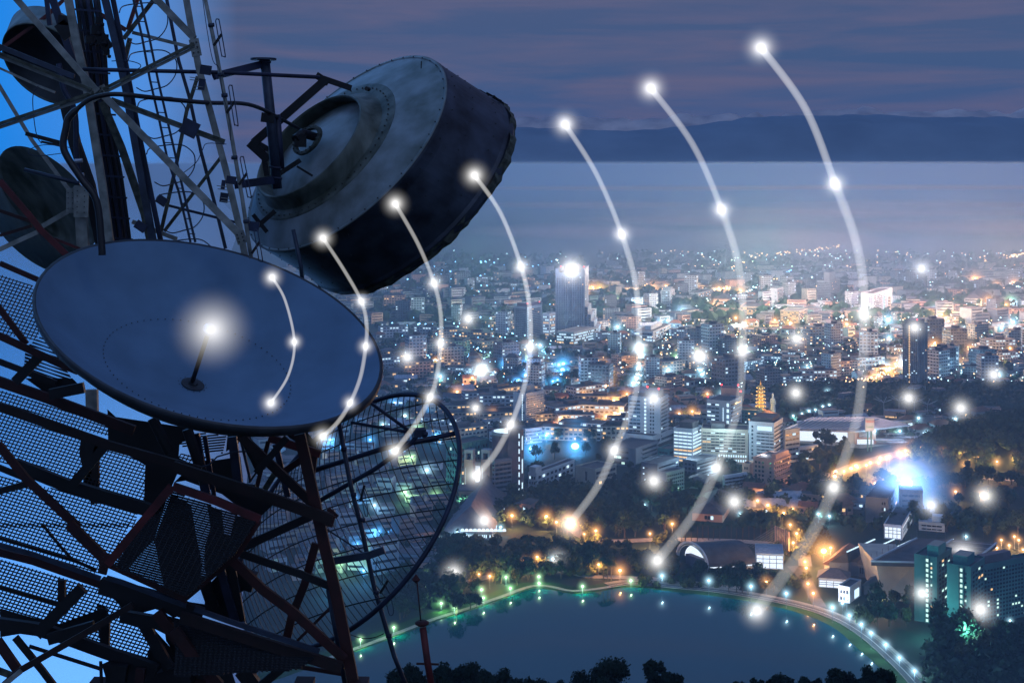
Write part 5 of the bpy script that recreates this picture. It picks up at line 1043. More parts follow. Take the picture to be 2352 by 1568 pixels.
light(G(2070, 1388, 3) + Vector((-14, -10, 4)), (1, .6, .35), 12000)
for i in range(5):
    x = 1905 + i * 45; y = 1270 + i * 1.5
    g = Grp('sawtooth_shed', f'{["leftmost", "second", "third", "fourth", "rightmost"][i]} dark sawtooth shed roof with a glowing skylight strip', 'shed', tuple(G(x + 20, y + 25)), 'sawtooth shed roofs')
    c0, c1, c2, c3 = G(x, 1290, 8), G(x + 44, 1292, 8), G(x + 108, 1262, 8), G(x + 66, 1260, 8); r0 = c0.lerp(c1, .92) + Vector((0, 0, 6)); r1 = c3.lerp(c2, .92) + Vector((0, 0, 6))
    b = MB(); b.add([c0, c1, c2, c3, r0, r1], [(0, 4, 5, 3), (1, 2, 5, 4), (0, 1, 4), (3, 5, 2)]); g.part('roof', b, M['roof'])
    b = MB(); b.sweep([r0 + Vector((0, 0, .4)), r1 + Vector((0, 0, .4))], .7, .5, ref=Vector((0, 0, 1))); g.part('skylight_strip', b, E_['cool'])
    b = MB(); b.add([Vector((p.x, p.y, z)) for z in (0, 7.9) for p in (c0, c1, c2, c3)], [(0, 1, 5, 4), (1, 2, 6, 5), (2, 3, 7, 6), (3, 0, 4, 7)]); g.part('wall', b, M['grey'])
# --- arched sports hall by the lake
g = Grp('sports_hall', 'barrel vaulted sports hall with glowing open end beside the lake', 'sports hall', tuple(G(1640, 1300)))
a0, a1 = G(1555, 1286), G(1622, 1314); e = G(1735, 1306) - G(1622, 1314); rad = (a1 - a0) / 2; mid = (a0 + a1) / 2; hz = 13.5
def vr(sc, dz, f): return [mid + rad * sc * math.cos(math.pi * i / 16) * -1 + e * f + Vector((0, 0, 3 + (hz - 3 + dz) * math.sin(math.pi * i / 16))) for i in range(17)]
for nm, m_, f0, f1, s, dz in (('roof', 'sheet', .05, 1.0, 1.0, 0),):
    o1, o2, i1, i2 = vr(1.03, 0, f0), vr(1.03, 0, f1), vr(.98, -.6, f0), vr(.98, -.6, f1); b = MB(); n = 17
    b.add(o1 + o2 + i1 + i2, [(i, i + 1, n + i + 1, n + i) for i in range(16)] + [(2 * n + i, 3 * n + i, 3 * n + i + 1, 2 * n + i + 1) for i in range(16)] + [(i, 2 * n + i, 2 * n + i + 1, i + 1) for i in range(16)]); g.part('roof', b, M['roof'])
b = MB(); b.sweep(vr(1.06, .3, .02), 1.3, 1.0, ref=e.normalized()); g.part('arch_rib', b, M['white']); b = MB(); b.sweep(vr(.93, -1.2, .02), .5, .5, ref=e.normalized()); g.part('arch_truss', b, M['white'])
b = MB(); q = vr(.92, -1.6, .14); b.add(q, [tuple(range(17))]); g.part('lit_end_wall', b, E_['whit'])
b = MB(); n_ = (a1 - a0).normalized(); b.frame_box(a1 + e * .04, e.normalized(), n_, Vector((0, 0, 1)), 0, e.length * .96, -1.0, -.2, -.3, 3.0); g.part('wall', b, M['conc'])
b = MB(); b.frame_box(a1 + e * .08, e.normalized(), n_, Vector((0, 0, 1)), 0, e.length * .9, -.19, .05, 2.2, 3.2); g.part('lit_window', b, E_['whit'])
b = MB(); b.frame_box(a0, (a1 - a0).normalized(), e.normalized(), Vector((0, 0, 1)), 8, 22, .5, 4, -.2, 6); g.part('inner_wall', b, M['dark'])
g = building('lit_annex', 'brilliant open annex under white trusses right of the barrel vault', 1736, 1800, 1812, 1308, 1276, .15, 'white', [('panel', .02, .98, .08, .98, 'whit', 'lit_front')], [], depth=22, roofm='sheet')
for i in range(7):
    g2 = Grp('roof_pylon', 'tall pinkish pylon in the row cable staying the hall roof', 'pylon', tuple(G(1781 + i * 5.2, 1262 + i * 2.3)), 'pylons behind the bright annex'); p = G(1781 + i * 5.2, 1262 + i * 2.3)
    b = MB(); b.box(p + Vector((0, 0, 7.5)), (.9, .9, 15)); g2.part('column', b, M['pink']); b = MB(); b.tube([p + Vector((0, 0, 14.5)), p + Vector((-18, 4, 2))], .1, 5); g2.part('stay_cable', b, M['conc'])
light(G(1775, 1314, 4) + Vector((0, -7, 2)), (.75, .9, 1), 9000)
# --- bright market hall with ribbed roof and its sign tower
g = Grp('supermarket', 'large supermarket with ribbed glowing roof and brilliant white front', 'supermarket', tuple(G(1900, 990)))
slab_px(g, 'roof', [(1800, 985), (1862, 958), (2010, 957), (2090, 975), (1965, 990), (1835, 986)], 13, 1.2, 'sheet')
for i in range(14):
    f = i / 13; b = MB(); b.sweep([G(1812 + 150 * f, 986 - 2 * f, 14.3), G(1868 + 150 * f, 958 + 3 * f, 14.3)], 1.4, .5, ref=Vector((0, 0, 1))); g.part('roof_rib', b, M['white'])
q0, q1 = G(1833, 1014), G(1965, 1018); u = (q1 - q0).normalized(); n_ = Vector((u.y, -u.x, 0)); b = MB(); b.frame_box(q0, u, n_, Vector((0, 0, 1)), 0, (q1 - q0).length, -30, 0, -.3, 13); g.part('wall', b, M['white'])
b = MB(); b.frame_box(q0, u, n_, Vector((0, 0, 1)), 1, (q1 - q0).length * .86, .01, .3, 1, 12.4); g.part('lit_front', b, E_['whit'])
q0 = G(1966, 1020); b = MB(); b.box(q0 + Vector((8, 12, 6)), (18, 24, 12.6)); g.part('entrance_block', b, M['pink']); b = MB(); b.box(q0 + Vector((8, -.2, 2.2)), (14, .4, 4)); g.part('lit_entrance', b, E_['whit'])
def words_(txt, loc, size, m_, parent, rz=0):
    cu = bpy.data.curves.new('lettering', 'FONT'); cu.body = txt; cu.size = size; cu.extrude = .05; cu.align_x = 'CENTER'; cu.align_y = 'CENTER'; cu.space_line = .8
    o = bpy.data.objects.new('lettering', cu); C.objects.link(o); cu.materials.append(m_); me = bpy.data.meshes.new_from_object(o); bpy.data.objects.remove(o); o = bpy.data.objects.new('lettering', me); C.objects.link(o); o.parent = parent.r; o.location = Vector(loc) - parent.o; o.rotation_euler = (math.radians(90), 0, rz); return o
b = MB(); b.box(q0 + Vector((8, -.3, 8.5)), (11, .5, 5)); g.part('sign_board', b, M['white']); words_('TESCO\nLotus', q0 + Vector((8, -.65, 8.5)), 2.6, M['grey'], g)
CITY.append((1795, 2010, 1018, 40))
p = G(1997, 1036); k = p.y / F; g = Grp('sign_tower', 'tall sign tower with red lettered board in front of the supermarket', 'sign', tuple(p))
b = MB()
for dx in (-4 * k, 4 * k): b.box(p + Vector((dx, 0, 23 * k)), (1, 1, 46 * k))
g.part('column', b, M['teal']); b = MB(); b.box(p + Vector((0, 0, 62 * k)), (21 * k, 3, 30 * k)); g.part('board', b, M['white']); words_('TESCO', p + Vector((0, -1.7, 69 * k)), 7 * k, mat('red sign lettering', (.6, .04, .03), .5), g); words_('Lotus', p + Vector((0, -1.7, 57 * k)), 7 * k, mat('green sign lettering', (.03, .25, .12), .5), g)
light(p + Vector((0, -9, 50 * k)), (1, .8, .7), 2500)
for i, (x, y, w) in enumerate(((2010, 998, 60), (2030, 1006, 60), (2055, 1014, 62), (2005, 1020, 70), (2040, 1026, 60))):
    g = Grp('car_park_canopy', ['rear', 'second', 'middle', 'fourth', 'front'][i] + ' long pale car park canopy right of the sign tower', 'canopy', tuple(G(x + 30, y)), 'car park canopies'); q = G(x, y); k = q.y / F
    b = MB(); b.box(q + Vector((w * k / 2, 0, 4)), (w * k, 7, .35), -.03); g.part('roof', b, M['sheet'])
    for f in (.1, .37, .63, .9): b = MB(); b.tube([q + Vector((w * k * f, 0, 0)), q + Vector((w * k * f, 0, 4))], .15, 6); g.part('post', b, M['conc'])
    light(q + Vector((w * k * .5, 0, 6.5)), (.7, .8, 1), 5000)
building('car_showroom', 'long showroom roof with glowing eaves by the wooded hill', 2010, 2030, 2100, 992, 976, 1.0, 'pink', [], [('bands', 1, .5, .05, .95, .8)], roofm='sheet'); building('school_block', 'far low orange lit block with tent shaped steel roof frames', 2030, 2080, 2115, 962, 948, .3, 'pink', [('panel', .05, .95, .1, .3, 'warm')], [], roofm='sheet')
for i, (x, y) in enumerate(((2030, 950), (2065, 946), (2100, 950), (2130, 955))):
    p = G(x, y + 8); k = p.y / F; g = Grp('tent_roof_frame', ['leftmost', 'second', 'third', 'rightmost'][i] + ' white umbrella shaped steel frame above the far low block', 'steel frame', tuple(p), 'umbrella steel frames'); b = MB(); t_ = p + Vector((0, 0, 14))
    for a in range(6): b.tube([t_, t_ + Vector((math.cos(a * 1.05) * 24 * k, math.sin(a * 1.05) * 24 * k, 4))], .25, 5)
    g.part('spokes_frame', b, M['conc']); b = MB(); b.tube([p, t_], .3, 6); g.part('post', b, M['conc'])
# --- pagoda and statue
p = G(1747, 962); k = p.y / F; g = Grp('pagoda', 'golden nine tiered pagoda glowing behind the hospital', 'pagoda', tuple(p)); zt = 0; tot = 76 * k
for i in range(9):
    h_ = tot / 9; r = (10.5 - .42 * i) * k; b = MB(); c = p + Vector((0, 0, i * h_))
    b.tube([c, c + Vector((0, 0, h_ * .62))], r * .72, 8); g.part('tier_wall', b, M['cream']); b = MB(); b.tube([c + Vector((0, 0, h_ * .60)), c + Vector((0, 0, h_ * .68)), c + Vector((0, 0, h_ * .98))], [r * 1.38, r * 1.25, r * .7], 8); g.part('tier_roof', b, M['gold'])
    b = MB()
    for a in range(8):
        q = a * math.pi / 4 + .39; b.ico(c + Vector((math.cos(q) * r * 1.25, math.sin(q) * r * 1.25, h_ * .5)), .5)
    g.part('tier_lamp', b, emi('golden tier lamps', (1, .62, .15), 3.0))
b = MB(); b.tube([p + Vector((0, 0, tot)), p + Vector((0, 0, tot + 3 * k)), p + Vector((0, 0, tot + 14 * k))], [3 * k, 1.6 * k, .2 * k], 8); g.part('spire', b, M['gold'])
for z_ in (10, 34, 58): 
    for sx in (-20, 20): light(p + Vector((sx * k, -26 * k, z_ * k)), (1, .62, .18), 9000, 1)
p = G(1775, 960); k = p.y / F; g = Grp('goddess_statue', 'tall pale robed statue standing right of the golden pagoda', 'statue', tuple(p))
b = MB(); b.tube([p + Vector((0, 0, z * k)) for z in (0, 4, 4.1, 7)], [9 * k, 9 * k, 7.5 * k, 7.5 * k], 12); g.part('pedestal', b, M['conc'])
prof = [(7, 6.5, 5), (16, 6.6, 5), (26, 6.0, 4.6), (34, 5.6, 4.4), (40, 6.2, 4.2), (44, 5.4, 3.6), (46.5, 2.2, 2.0), (48, 2.4, 2.4), (51, 2.9, 2.9), (54, 2.5, 2.6), (57, 1.4, 1.5), (58.5, .4, .4)]
b = MB(); b.rings([[p + Vector((math.cos(a * .45) * rx * k, math.sin(a * .45) * ry * k, z * k)) for a in range(14)] for z, rx, ry in prof], 0, True, True)
b.tube([p + Vector((-5 * k, -2 * k, 40 * k)), p + Vector((-6 * k, -4 * k, 33 * k)), p + Vector((-1 * k, -5.4 * k, 36 * k))], [1.6 * k, 1.3 * k, .8 * k], 7); b.tube([p + Vector((5 * k, -2 * k, 40 * k)), p + Vector((6 * k, -4 * k, 33 * k)), p + Vector((1 * k, -5.6 * k, 33 * k))], [1.6 * k, 1.3 * k, .8 * k], 7)
g.part('robed_figure', b, M['white'], True); light(p + Vector((0, -26 * k, 12 * k)), (1, .75, .4), 2500)
# ================================================================== filler houses and blocks
def free(x, y, hp):
    for x0, x1, yb, hb in CITY:
        if x0 - 8 < x < x1 + 8 and yb - 12 < y < yb + hp + 10: return False
    return True
def proto_block(L, Wd, h, nf, wall, lit, pl, colour):
    g = Grp('city_block', 'x', 'building', (0, 0, 0)); Z = Vector((0, 0, 1)); o = Vector((L / 2, -Wd / 2, 0)); dl = Vector((-1, 0, 0)); dr = Vector((0, 1, 0))
    b = MB(); b.frame_box(o, dl, dr, Z, 0, L, 0, Wd, -.5, h); g.part('wall', b, M[wall]); b = MB(); b.frame_box(o, dl, dr, Z, .3, L - .3, .3, Wd - .3, h + .004, h + .35); b.frame_box(o, dl, dr, Z, L * .3, L * .6, Wd * .3, Wd * .7, h + .351, h + 3); g.part('roof', b, M['roof'])
    for i in range(nf):
        b = MB(); lb = MB(); fh = h / nf; nc = max(3, int(L / 3.5))
        for (u, n, LL, oo) in ((dl, -dr, L, o), (dr, -dl, Wd, o), (dr, dl, Wd, o + dl * L)):
            nc = max(3, int(LL / 3.5)); cw = LL / nc
            pd = []; pq = []
            for j in range(nc): (pq if R() < pl else pd).append((cw * (j + .18), cw * (j + .82)))
            if pd: b.ribbon(oo, u, n, pd, fh * (i + .3), fh * (i + .72))
            if pq: lb.ribbon(oo, u, n, pq, fh * (i + .3), fh * (i + .72))
        g.part('window_band', b, M['glass'])
        if lb.v: g.part('lit_window', lb, E_[lit])
    g.r['c'] = colour; return g
def proto_house(L, Wd, h, hip, wall, roof, lit, desc):
    g = Grp('low_house', 'x', 'house', (0, 0, 0)); b = MB(); b.box((0, 0, h / 2 - .2), (L, Wd, h)); g.part('wall', b, M[wall]); b = MB(); e = .7; v = [(-L / 2 - e, -Wd / 2 - e, h - .19), (L / 2 + e, -Wd / 2 - e, h - .19), (L / 2 + e, Wd / 2 + e, h - .19), (-L / 2 - e, Wd / 2 + e, h - .19)]
    q = 0 if hip == 'gabled' else Wd * .45; v += [(-L / 2 + q - (e if q == 0 else 0), 0, h + Wd * .28), (L / 2 - q + (e if q == 0 else 0), 0, h + Wd * .28)]
    b.add(v, [(0, 1, 5, 4), (1, 2, 5), (2, 3, 4, 5), (3, 0, 4), (3, 2, 1, 0)]); g.part('roof', b, M[roof])
    for i, x in enumerate((-.32, -.02, .3)):
        b = MB(); b.box((x * L, -Wd / 2 - .05, h * .5), (L * .16, .14, h * .32)); g.part('window', b, E_[lit] if i == 1 else M['glass'])
    b = MB(); b.box((.14 * L, -Wd / 2 - .04, h * .3), (1.1, .12, h * .6)); g.part('door', b, M['dark']); g.r['c'] = desc; return g
blocks = [proto_block(34, 14, 13, 4, 'white', 'cool', .18, 'white'), proto_block(26, 16, 20, 6, 'conc', 'warm', .12, 'pale grey'), proto_block(42, 13, 10, 3, 'cream', 'warm', .25, 'cream'), proto_block(22, 18, 27, 8, 'grey', 'cool', .1, 'dark grey'), proto_block(30, 20, 16, 5, 'pink', 'warm', .15, 'pinkish'), proto_block(18, 14, 32, 10, 'white', 'cool', .1, 'tall white')]
houses = [proto_house(14, 9, 5, 'gabled', 'white', 'tile', 'cool', 'white house with grey gabled roof'), proto_house(18, 11, 5.5, 'hipped', 'cream', 'tile', 'warm', 'cream house with grey hipped roof'), proto_house(12, 9, 6, 'gabled', 'pink', 'rust', 'warm', 'pink house with rusty gabled roof'), proto_house(24, 12, 5, 'gabled', 'white', 'sheet', 'cool', 'long white house with pale metal roof'), proto_house(16, 12, 6.5, 'hipped', 'conc', 'rust', 'cool', 'grey house with rusty hipped roof')]
def zone(x, y):
    a = 'by the open dish' if x < 1040 else 'left of the hotel tower' if x < 1170 else 'near the tallest tower' if x < 1310 else 'left of the striped tower' if x < 1440 else 'by the striped tower' if x < 1560 else 'above the hospital' if x < 1680 else 'above the pagoda' if x < 1800 else 'above the supermarket' if x < 1930 else 'left of the slim tower' if x < 2070 else 'right of the slim tower' if x < 2210 else 'at the right edge'
    b_ = 'on the far plain' if y < 690 else 'in far haze' if y < 730 else 'in mid haze' if y < 780 else 'in mid city' if y < 830 else 'in nearer streets' if y < 880 else 'in the nearest streets'
    return b_ + ' ' + a
def zone_old(x, y):
    a = 'just right of the open dish' if x < 1170 else 'between the dish and the striped office tower' if x < 1440 else 'above the ward blocks' if x < 1800 else 'left of the slim dark tower' if x < 2070 else 'near the right edge'
    b_ = 'on the far side of the city' if y < 720 else 'in the hazy middle of the city' if y < 830 else 'in the nearer streets'
    return b_ + ' ' + a
used = set()
def scatter(protos, n, x0, x1, y0, y1, hp, ngroup, smin=.8, smax=1.25):
    k = 0; tries = 0
    while k < n and tries < n * 30:
        tries += 1; x = random.uniform(x0, x1); u = R(); y = y0 + (y1 - y0) * u
        if not free(x, y, hp): continue
        pr = random.choice(protos); CITY.append((x - 14, x + 14, y, 6))
        if pr.r.name not in used: used.add(pr.r.name); r = pr.r
        else: r = copy_tree(pr.r)
        r.location = G(x, y); r.rotation_euler = (0, 0, random.choice((.35, -.25, .1, .6)) + random.uniform(-.1, .1)); s = random.uniform(smin, smax); r.scale = (s, s, s)
        z_ = zone(x, y); d = pr.r['c'] if pr.r['c'].count('house') else pr.r['c'] + ' city block'
        r['label'] = d + ' ' + z_; r['group'] = ngroup + ' ' + z_; k += 1
scatter(blocks, 130, 870, 2370, 650, 900, 60, 'city blocks')
scatter(houses, 270, 860, 2370, 745, 1010, 6, 'low houses')
scatter(houses, 22, 1700, 1990, 1130, 1180, 4, 'low houses'); scatter(blocks[:1] + blocks[2:3], 24, 1000, 1450, 905, 1010, 10, 'city blocks')
for pr in blocks + houses:
    if pr.r.name not in used:
        for ch in list(pr.r.children): bpy.data.objects.remove(ch)
        bpy.data.objects.remove(pr.r)
# the remaining far city as masses
def mass(name, label, n, x0, x1, y0, y1, mats, hmin, hmax, w, seed=1):
    b = MB()
    for i in range(n):
        x = random.uniform(x0, x1); y = y0 + (y1 - y0) * R() ** .8
        if not free(x, y, 4): continue
        p = G(x, y); h = random.uniform(hmin, hmax) * (1.8 if R() < .08 else 1); ww = w * random.uniform(.6, 1.6); d = w * random.uniform(.5, 1); rz = random.choice((.3, -.2, .6)); mi = random.randrange(len(mats) - 2)
        b.box((p.x, p.y, h / 2 - .2), (ww, d, h), rz, mi); b.box((p.x, p.y, h + .1), (ww * .94, d * .94, .5), rz, len(mats) - 2)
        nf = max(1, int(h / 4)); co, si = math.cos(rz), math.sin(rz)
        for f_ in range(nf if y > 690 else 0):
            b.box((p.x + si * (d / 2 + .05), p.y - co * (d / 2 + .05), h * (f_ + .5) / nf), (ww * .85, .15, h / nf * .3), rz, len(mats) - 1)
    o = b.build(name, [M[m_] for m_ in mats]); tag(o, label, 'buildings', kind='stuff')
mass('far_city', 'countless far buildings fading into the haze on the plain', 1700, 600, 2450, 615, 745, ['white', 'conc', 'pink', 'cream', 'grey', 'roof', 'glass'], 5, 17, 22)
mass('crowded_houses', 'crowded little roofs filling the streets between named blocks', 1500, 860, 2420, 745, 985, ['white', 'conc', 'pink', 'cream', 'grey', 'tile', 'glass'], 4, 9, 13)
mass('crowded_houses', 'small buildings glimpsed through the tower lattice', 160, 590, 1010, 930, 1330, ['white', 'conc', 'pink', 'cream', 'grey', 'tile', 'glass'], 4, 12, 12)
# ================================================================== lamps
WARM, COOL, GRN, BLU, AZ = (1, .46, .15), (.45, .80, 1), (.50, 1, .52), (.45, .6, 1), (.1, .45, 1)
LE = {}
for nm, c in (('warm', WARM), ('cool', COOL), ('green', GRN), ('blue', BLU), ('azure', AZ), ('red', (1, .05, .05))): LE[nm] = emi(nm + ' lamp glass', tuple(min(1, q * 1.0 + .12) for q in c), 7.0)
COL = {'warm': WARM, 'cool': COOL, 'green': GRN, 'blue': BLU, 'azure': AZ, 'red': (1, .05, .05)}
def post_mesh(h):
    b = MB(); b.tube([(0, 0, -.3), (0, 0, h * .96), (.35, 0, h), (1.0, 0, h + .05)], [.13, .08, .06, .05], 6); b.box((0, 0, .15), (.5, .5, .3)); return b.mesh('lamp_post', M['grey'])
PM = post_mesh(7.0); HM = {}
for c in LE:
    b = MB(); b.sphere((0, 0, 0), 1, 10, 6, sz=.8); HM[c] = b.mesh('lamp_head', LE[c], True)
def lamp(x, y, c, label, group, size=2.0, power=2600, glow=0, gl=.5, hz=7.0):
    Y = (H - hz) * F / (y - YH); p = Vector(((x - CX) / F * Y, Y, 0)); k = Y / F
    g = thing('street_lamp', label, 'street lamp', p, group)
    o = bpy.data.objects.new('post', PM); C.objects.link(o); o.parent = g; o.scale = (1, 1, hz / 7)
    o = bpy.data.objects.new('lamp_head', HM[c]); C.objects.link(o); o.parent = g; o.location = (0, 0, hz + size * k * .2); r = size * k; o.scale = (r, r, r)
    if power: light(p + Vector((.3, -.3 - size * k, hz - size * k - .3)), COL[c], power * (3.2 if c == 'warm' and y > 1000 else 1.6) * random.uniform(.8, 1.25), .3, g)
    if glow: orb(x, y, Y - size * k, glow, gl, 'glow', parent=g, col=COL[c])  # emissive ball painting the halo round the lamp head
    return g
for x, y in ((1520.5, 1322), (1628, 1333), (1725, 1346), (1806, 1362.5), (1912, 1394.6), (1951, 1413), (1978.6, 1432.6), (2001, 1453), (2034.7, 1480), (2065.7, 1510), (2100.5, 1540)):
    lamp(x, y, 'cool', 'cyan white lamp along the road curving round the lake', 'lamps along the lakeside road', 2.3, 2600, 17, .6, 8)
for x, y in ((1338, 1346), (1238, 1339), (1172, 1350.5), (1110, 1372.5), (1044, 1394.5), (1013.5, 1385), (980, 1320), (1237.6, 1324), (1106, 1353.5), (1449, 1333), (904.5, 1440.6), (828, 1467.6), (1162, 1325)):
    lamp(x, y, 'green', 'greenish white lamp on the grassy left and far lake shore', 'lamps on the grassy lake shore', 2.1, 3600, 13, .55, 4.5)
for x, y, s, gw in ((1176, 1184, 3, 20), (1255, 1186, 3.2, 24), (1278, 1199, 2.6, 16), (1303, 1193, 3.4, 26), (1317, 1204, 4.2, 34), (1368.6, 1218.7, 2.8, 20), (1544, 1202.6, 2.4, 16), (1493, 1225, 2, 12), (1342, 1226, 1.8, 10)):
    lamp(x, y, 'warm', 'orange lamp on the road through the dark grove behind the lake', 'orange lamps behind the lake', s, 9000, gw, .6, 9)
for x, y, s, gw in ((1424, 1310, 3.4, 26), (1233.8, 1279, 2.6, 15), (1206, 1289, 2.6, 15), (1125, 1322.7, 2.4, 14), (1375, 1296, 2.4, 14), (1157, 1300, 1.6, 10), (1760, 1335.7, 2.8, 18), (1100, 1318, 1.6, 10)):
    lamp(x, y, 'warm', 'orange lamp glowing among trees by the far lake shore', 'orange lamps by the far lake shore', s, 4500, gw, .6, 7)
lamp(1892, 1266, 'warm', 'largest orange starry lamp left of the sawtooth sheds', None, 6.5, 26000, 46, .8, 11)
for x, y in ((1849, 1290), (1852, 1304), (1908, 1258), (1764, 1160), (1800, 1178), (1815, 1205), (1830, 1225), (1822, 1246), (1856, 1340), (1868, 1362), (1740, 1150), (1820, 1168)):
    lamp(x, y, 'warm', 'orange lamp on the bright street down to the lakeside market', 'orange lamps on the market street', 2.8, 7000, 18, .55, 9)
for i in range(17):
    f = i / 16; x = 1912 + 200 * f + random.uniform(-8, 8); y = 1090 - 62 * f + random.uniform(-5, 5)
    lamp(x, y, 'warm', 'orange lamp on the bright avenue climbing to the right', 'orange lamps on the avenue', random.uniform(2.2, 4.2), 9000, random.uniform(14, 26), .5, 9)
for x, y, s in ((2190, 1016, 2.6), (2166, 1039, 2.6), (2216.7, 1043, 2.4), (2251, 1046, 2.4), (2331, 1051, 2.8), (2217, 1066, 2), (2290, 1060, 2)):
    lamp(x, y, 'warm', 'tall orange lamp along the foot of the wooded hill', 'orange lamps under the wooded hill', s, 16000, 16, .55, 12)
for x, y in ((2195, 1129), (2253, 1138), (2010, 1110)): lamp(x, y, 'warm', 'lone orange lamp in the dark park right of the floodlight', 'orange lamps in the dark park', 2.6, 4000, 18, .5, 8)
for x, y in ((2340, 1240), (2318, 1252), (2290, 1258), (2350, 1262), (2330, 1232), (2300, 1240)): lamp(x, y, 'warm', 'orange lamp among trees behind the arena at the right edge', 'orange lamps behind the arena', 2.4, 6000, 14, .5, 8)
for x, y in ((2009, 990), (2067, 990), (2128, 992), (2195, 962), (2110, 960)): lamp(x, y, 'cool', 'white lamp in the car park right of the supermarket', 'white lamps in the car park', 2.4, 5000, 12, .5, 12)
for x, y in ((1890, 933), (1873, 941), (1842, 950), (1858, 944), (1905, 930), (1822, 955)): lamp(x, y, 'cool', 'white lamp on the road before the dark forest belt', 'white lamps by the forest belt', 1.9, 6000, 9, .45, 9)
for x, y, s, gw in ((1393, 957, 3.8, 30), (1286, 967, 2.8, 18), (1132, 950, 3, 20), (1205, 901, 2.2, 12), (1385, 835, 3, 20), (1390, 868, 4.5, 34), (1380, 856, 3, 18), (1000, 826, 2.2, 12), (1098, 827, 2.2, 12), (1410, 920, 3, 22), (1388, 848, 2.6, 16), (1395, 880, 3, 22), (1240, 829, 2.2, 12), (1500, 829, 2.6, 14)):
    lamp(x, y, 'warm', 'orange lamp among the left city streets near the hotel slab', 'orange lamps in the left streets', s, 26000, gw, .55, 9)
for x, y, s, gw in ((1224, 1032, 9, 46), (1321, 1026, 9, 46), (1326, 990, 5, 36), (1216, 830, 3, 26), (1292, 850, 5, 34), (1294, 836, 4, 30), (1160, 835, 3, 20), (1255, 1000, 3, 24), (1207, 862, 3, 20), (1270, 876, 2.4, 14), (1281, 873, 2.4, 14), (1246, 878, 2.4, 14), (1184, 874, 2.2, 12), (1192, 873, 2.2, 12)):
    lamp(x, y, 'azure', 'azure blue lamp glowing among the left campus streets', 'azure lamps in the left streets', s, 14000, gw, .8, 7)
for x, y, s, gw in ((1567, 717, 5, 28), (2029, 703, 8, 48), (2160, 755, 5, 34), (2326, 740, 4, 24), (1109, 851, 4, 24), (1468, 798, 4, 22), (1462, 870, 4, 22), (1467, 845, 4, 20), (1455, 880, 4, 20), (1475, 818, 3, 16), (1535, 850, 3.5, 18), (1544, 845, 3.5, 18), (1608, 850, 3, 15), (1612, 860, 3, 15), (2040, 735, 5, 30), (2010, 715, 3, 18)):
    lamp(x, y, 'cool', 'blue white lamp burning bright among the central city streets', 'blue white lamps in the city', s, 30000, gw, .7, 9)
for i in range(12):
    f = i / 11; lamp(2150 - 145 * f + random.uniform(-6, 6), 790 + 78 * f + random.uniform(-4, 4), 'warm', 'orange lamp on the bright street slanting left of the slim tower', 'orange lamps on the slanting street', random.uniform(2.2, 3.6), 60000, random.uniform(14, 24), .6, 10)
for i in range(9):
    f = i / 8; lamp(2165 + 12 * f + random.uniform(-6, 6), 700 + 60 * f, 'warm', 'orange lamp on the far street right of the slim tower', 'orange lamps on the far right street', random.uniform(1.8, 2.8), 90000, random.uniform(10, 18), .55, 10)
for x, y in ((1345, 664), (1362, 660), (1378, 662), (1352, 678), (1440, 668), (1462, 668), (1500, 660), (1530, 658), (1590, 654), (1650, 664), (1670, 662), (1700, 668), (1322, 700), (1640, 700), (1780, 735), (1815, 742), (1712, 742), (1690, 730), (2240, 640), (2290, 655), (2330, 650), (2270, 690), (2310, 700), (1945, 745), (1990, 760), (2230, 800), (2270, 820), (2320, 800)):
    lamp(x, y, 'warm', 'far orange lamp among the hazy city blocks', 'far orange lamps in the hazy city', random.uniform(1.8, 3.2), 110000, random.uniform(12, 26), .6, 12)
for x, y, c in ((1290, 945, 'warm'), (1330, 948, 'warm'), (1360, 945, 'warm'), (1420, 950, 'warm'), (1050, 900, 'warm'), (1080, 910, 'warm'), (1110, 918, 'warm'), (1340, 905, 'warm'), (1440, 905, 'warm'), (1560, 950, 'warm'), (1590, 945, 'warm'), (1625, 905, 'warm'), (1660, 905, 'cool')):
    lamp(x, y, c, 'orange lamp glowing on the low roofs around the hotel slab and striped tower', 'orange lamps around the slab towers', random.uniform(1.8, 2.8), 26000, random.uniform(12, 22), .55, 9)
for x, y in ((905, 925), (930, 955), (880, 975), (960, 985), (990, 940), (850, 1010), (900, 1030), (945, 1050), (870, 1080), (1000, 1000), (980, 1080), (815, 1140), (860, 1160), (930, 1130), (1000, 1140), (780, 1290), (820, 1250), (870, 1220), (700, 1050), (760, 1010), (790, 960), (835, 1310), (760, 1340)):
    c_ = random.choice(('azure', 'azure', 'cool', 'green')); lamp(x, y, c_, {'azure': 'azure', 'cool': 'white', 'green': 'green', 'warm': 'orange'}[c_] + ' lamp seen through the wire grid dish', 'lamps behind the wire grid dish', random.uniform(2, 3.4), 8000, random.uniform(12, 24), .6, 8)
for i in range(150):
    x = random.uniform(1000 if i % 3 else 1280, 2350); y = random.uniform(690, 905); c = random.choice(('cool', 'cool', 'cool', 'warm', 'green'))
    if free(x, y, 3): lamp(x, y, c, {'cool': 'white', 'warm': 'orange', 'green': 'greenish'}[c] + ' street lamp scattered among the nearer city roofs', 'street lamps among the city roofs', random.uniform(1.8, 3.4), random.uniform(30000, 70000), random.uniform(10, 22), .6, 10)
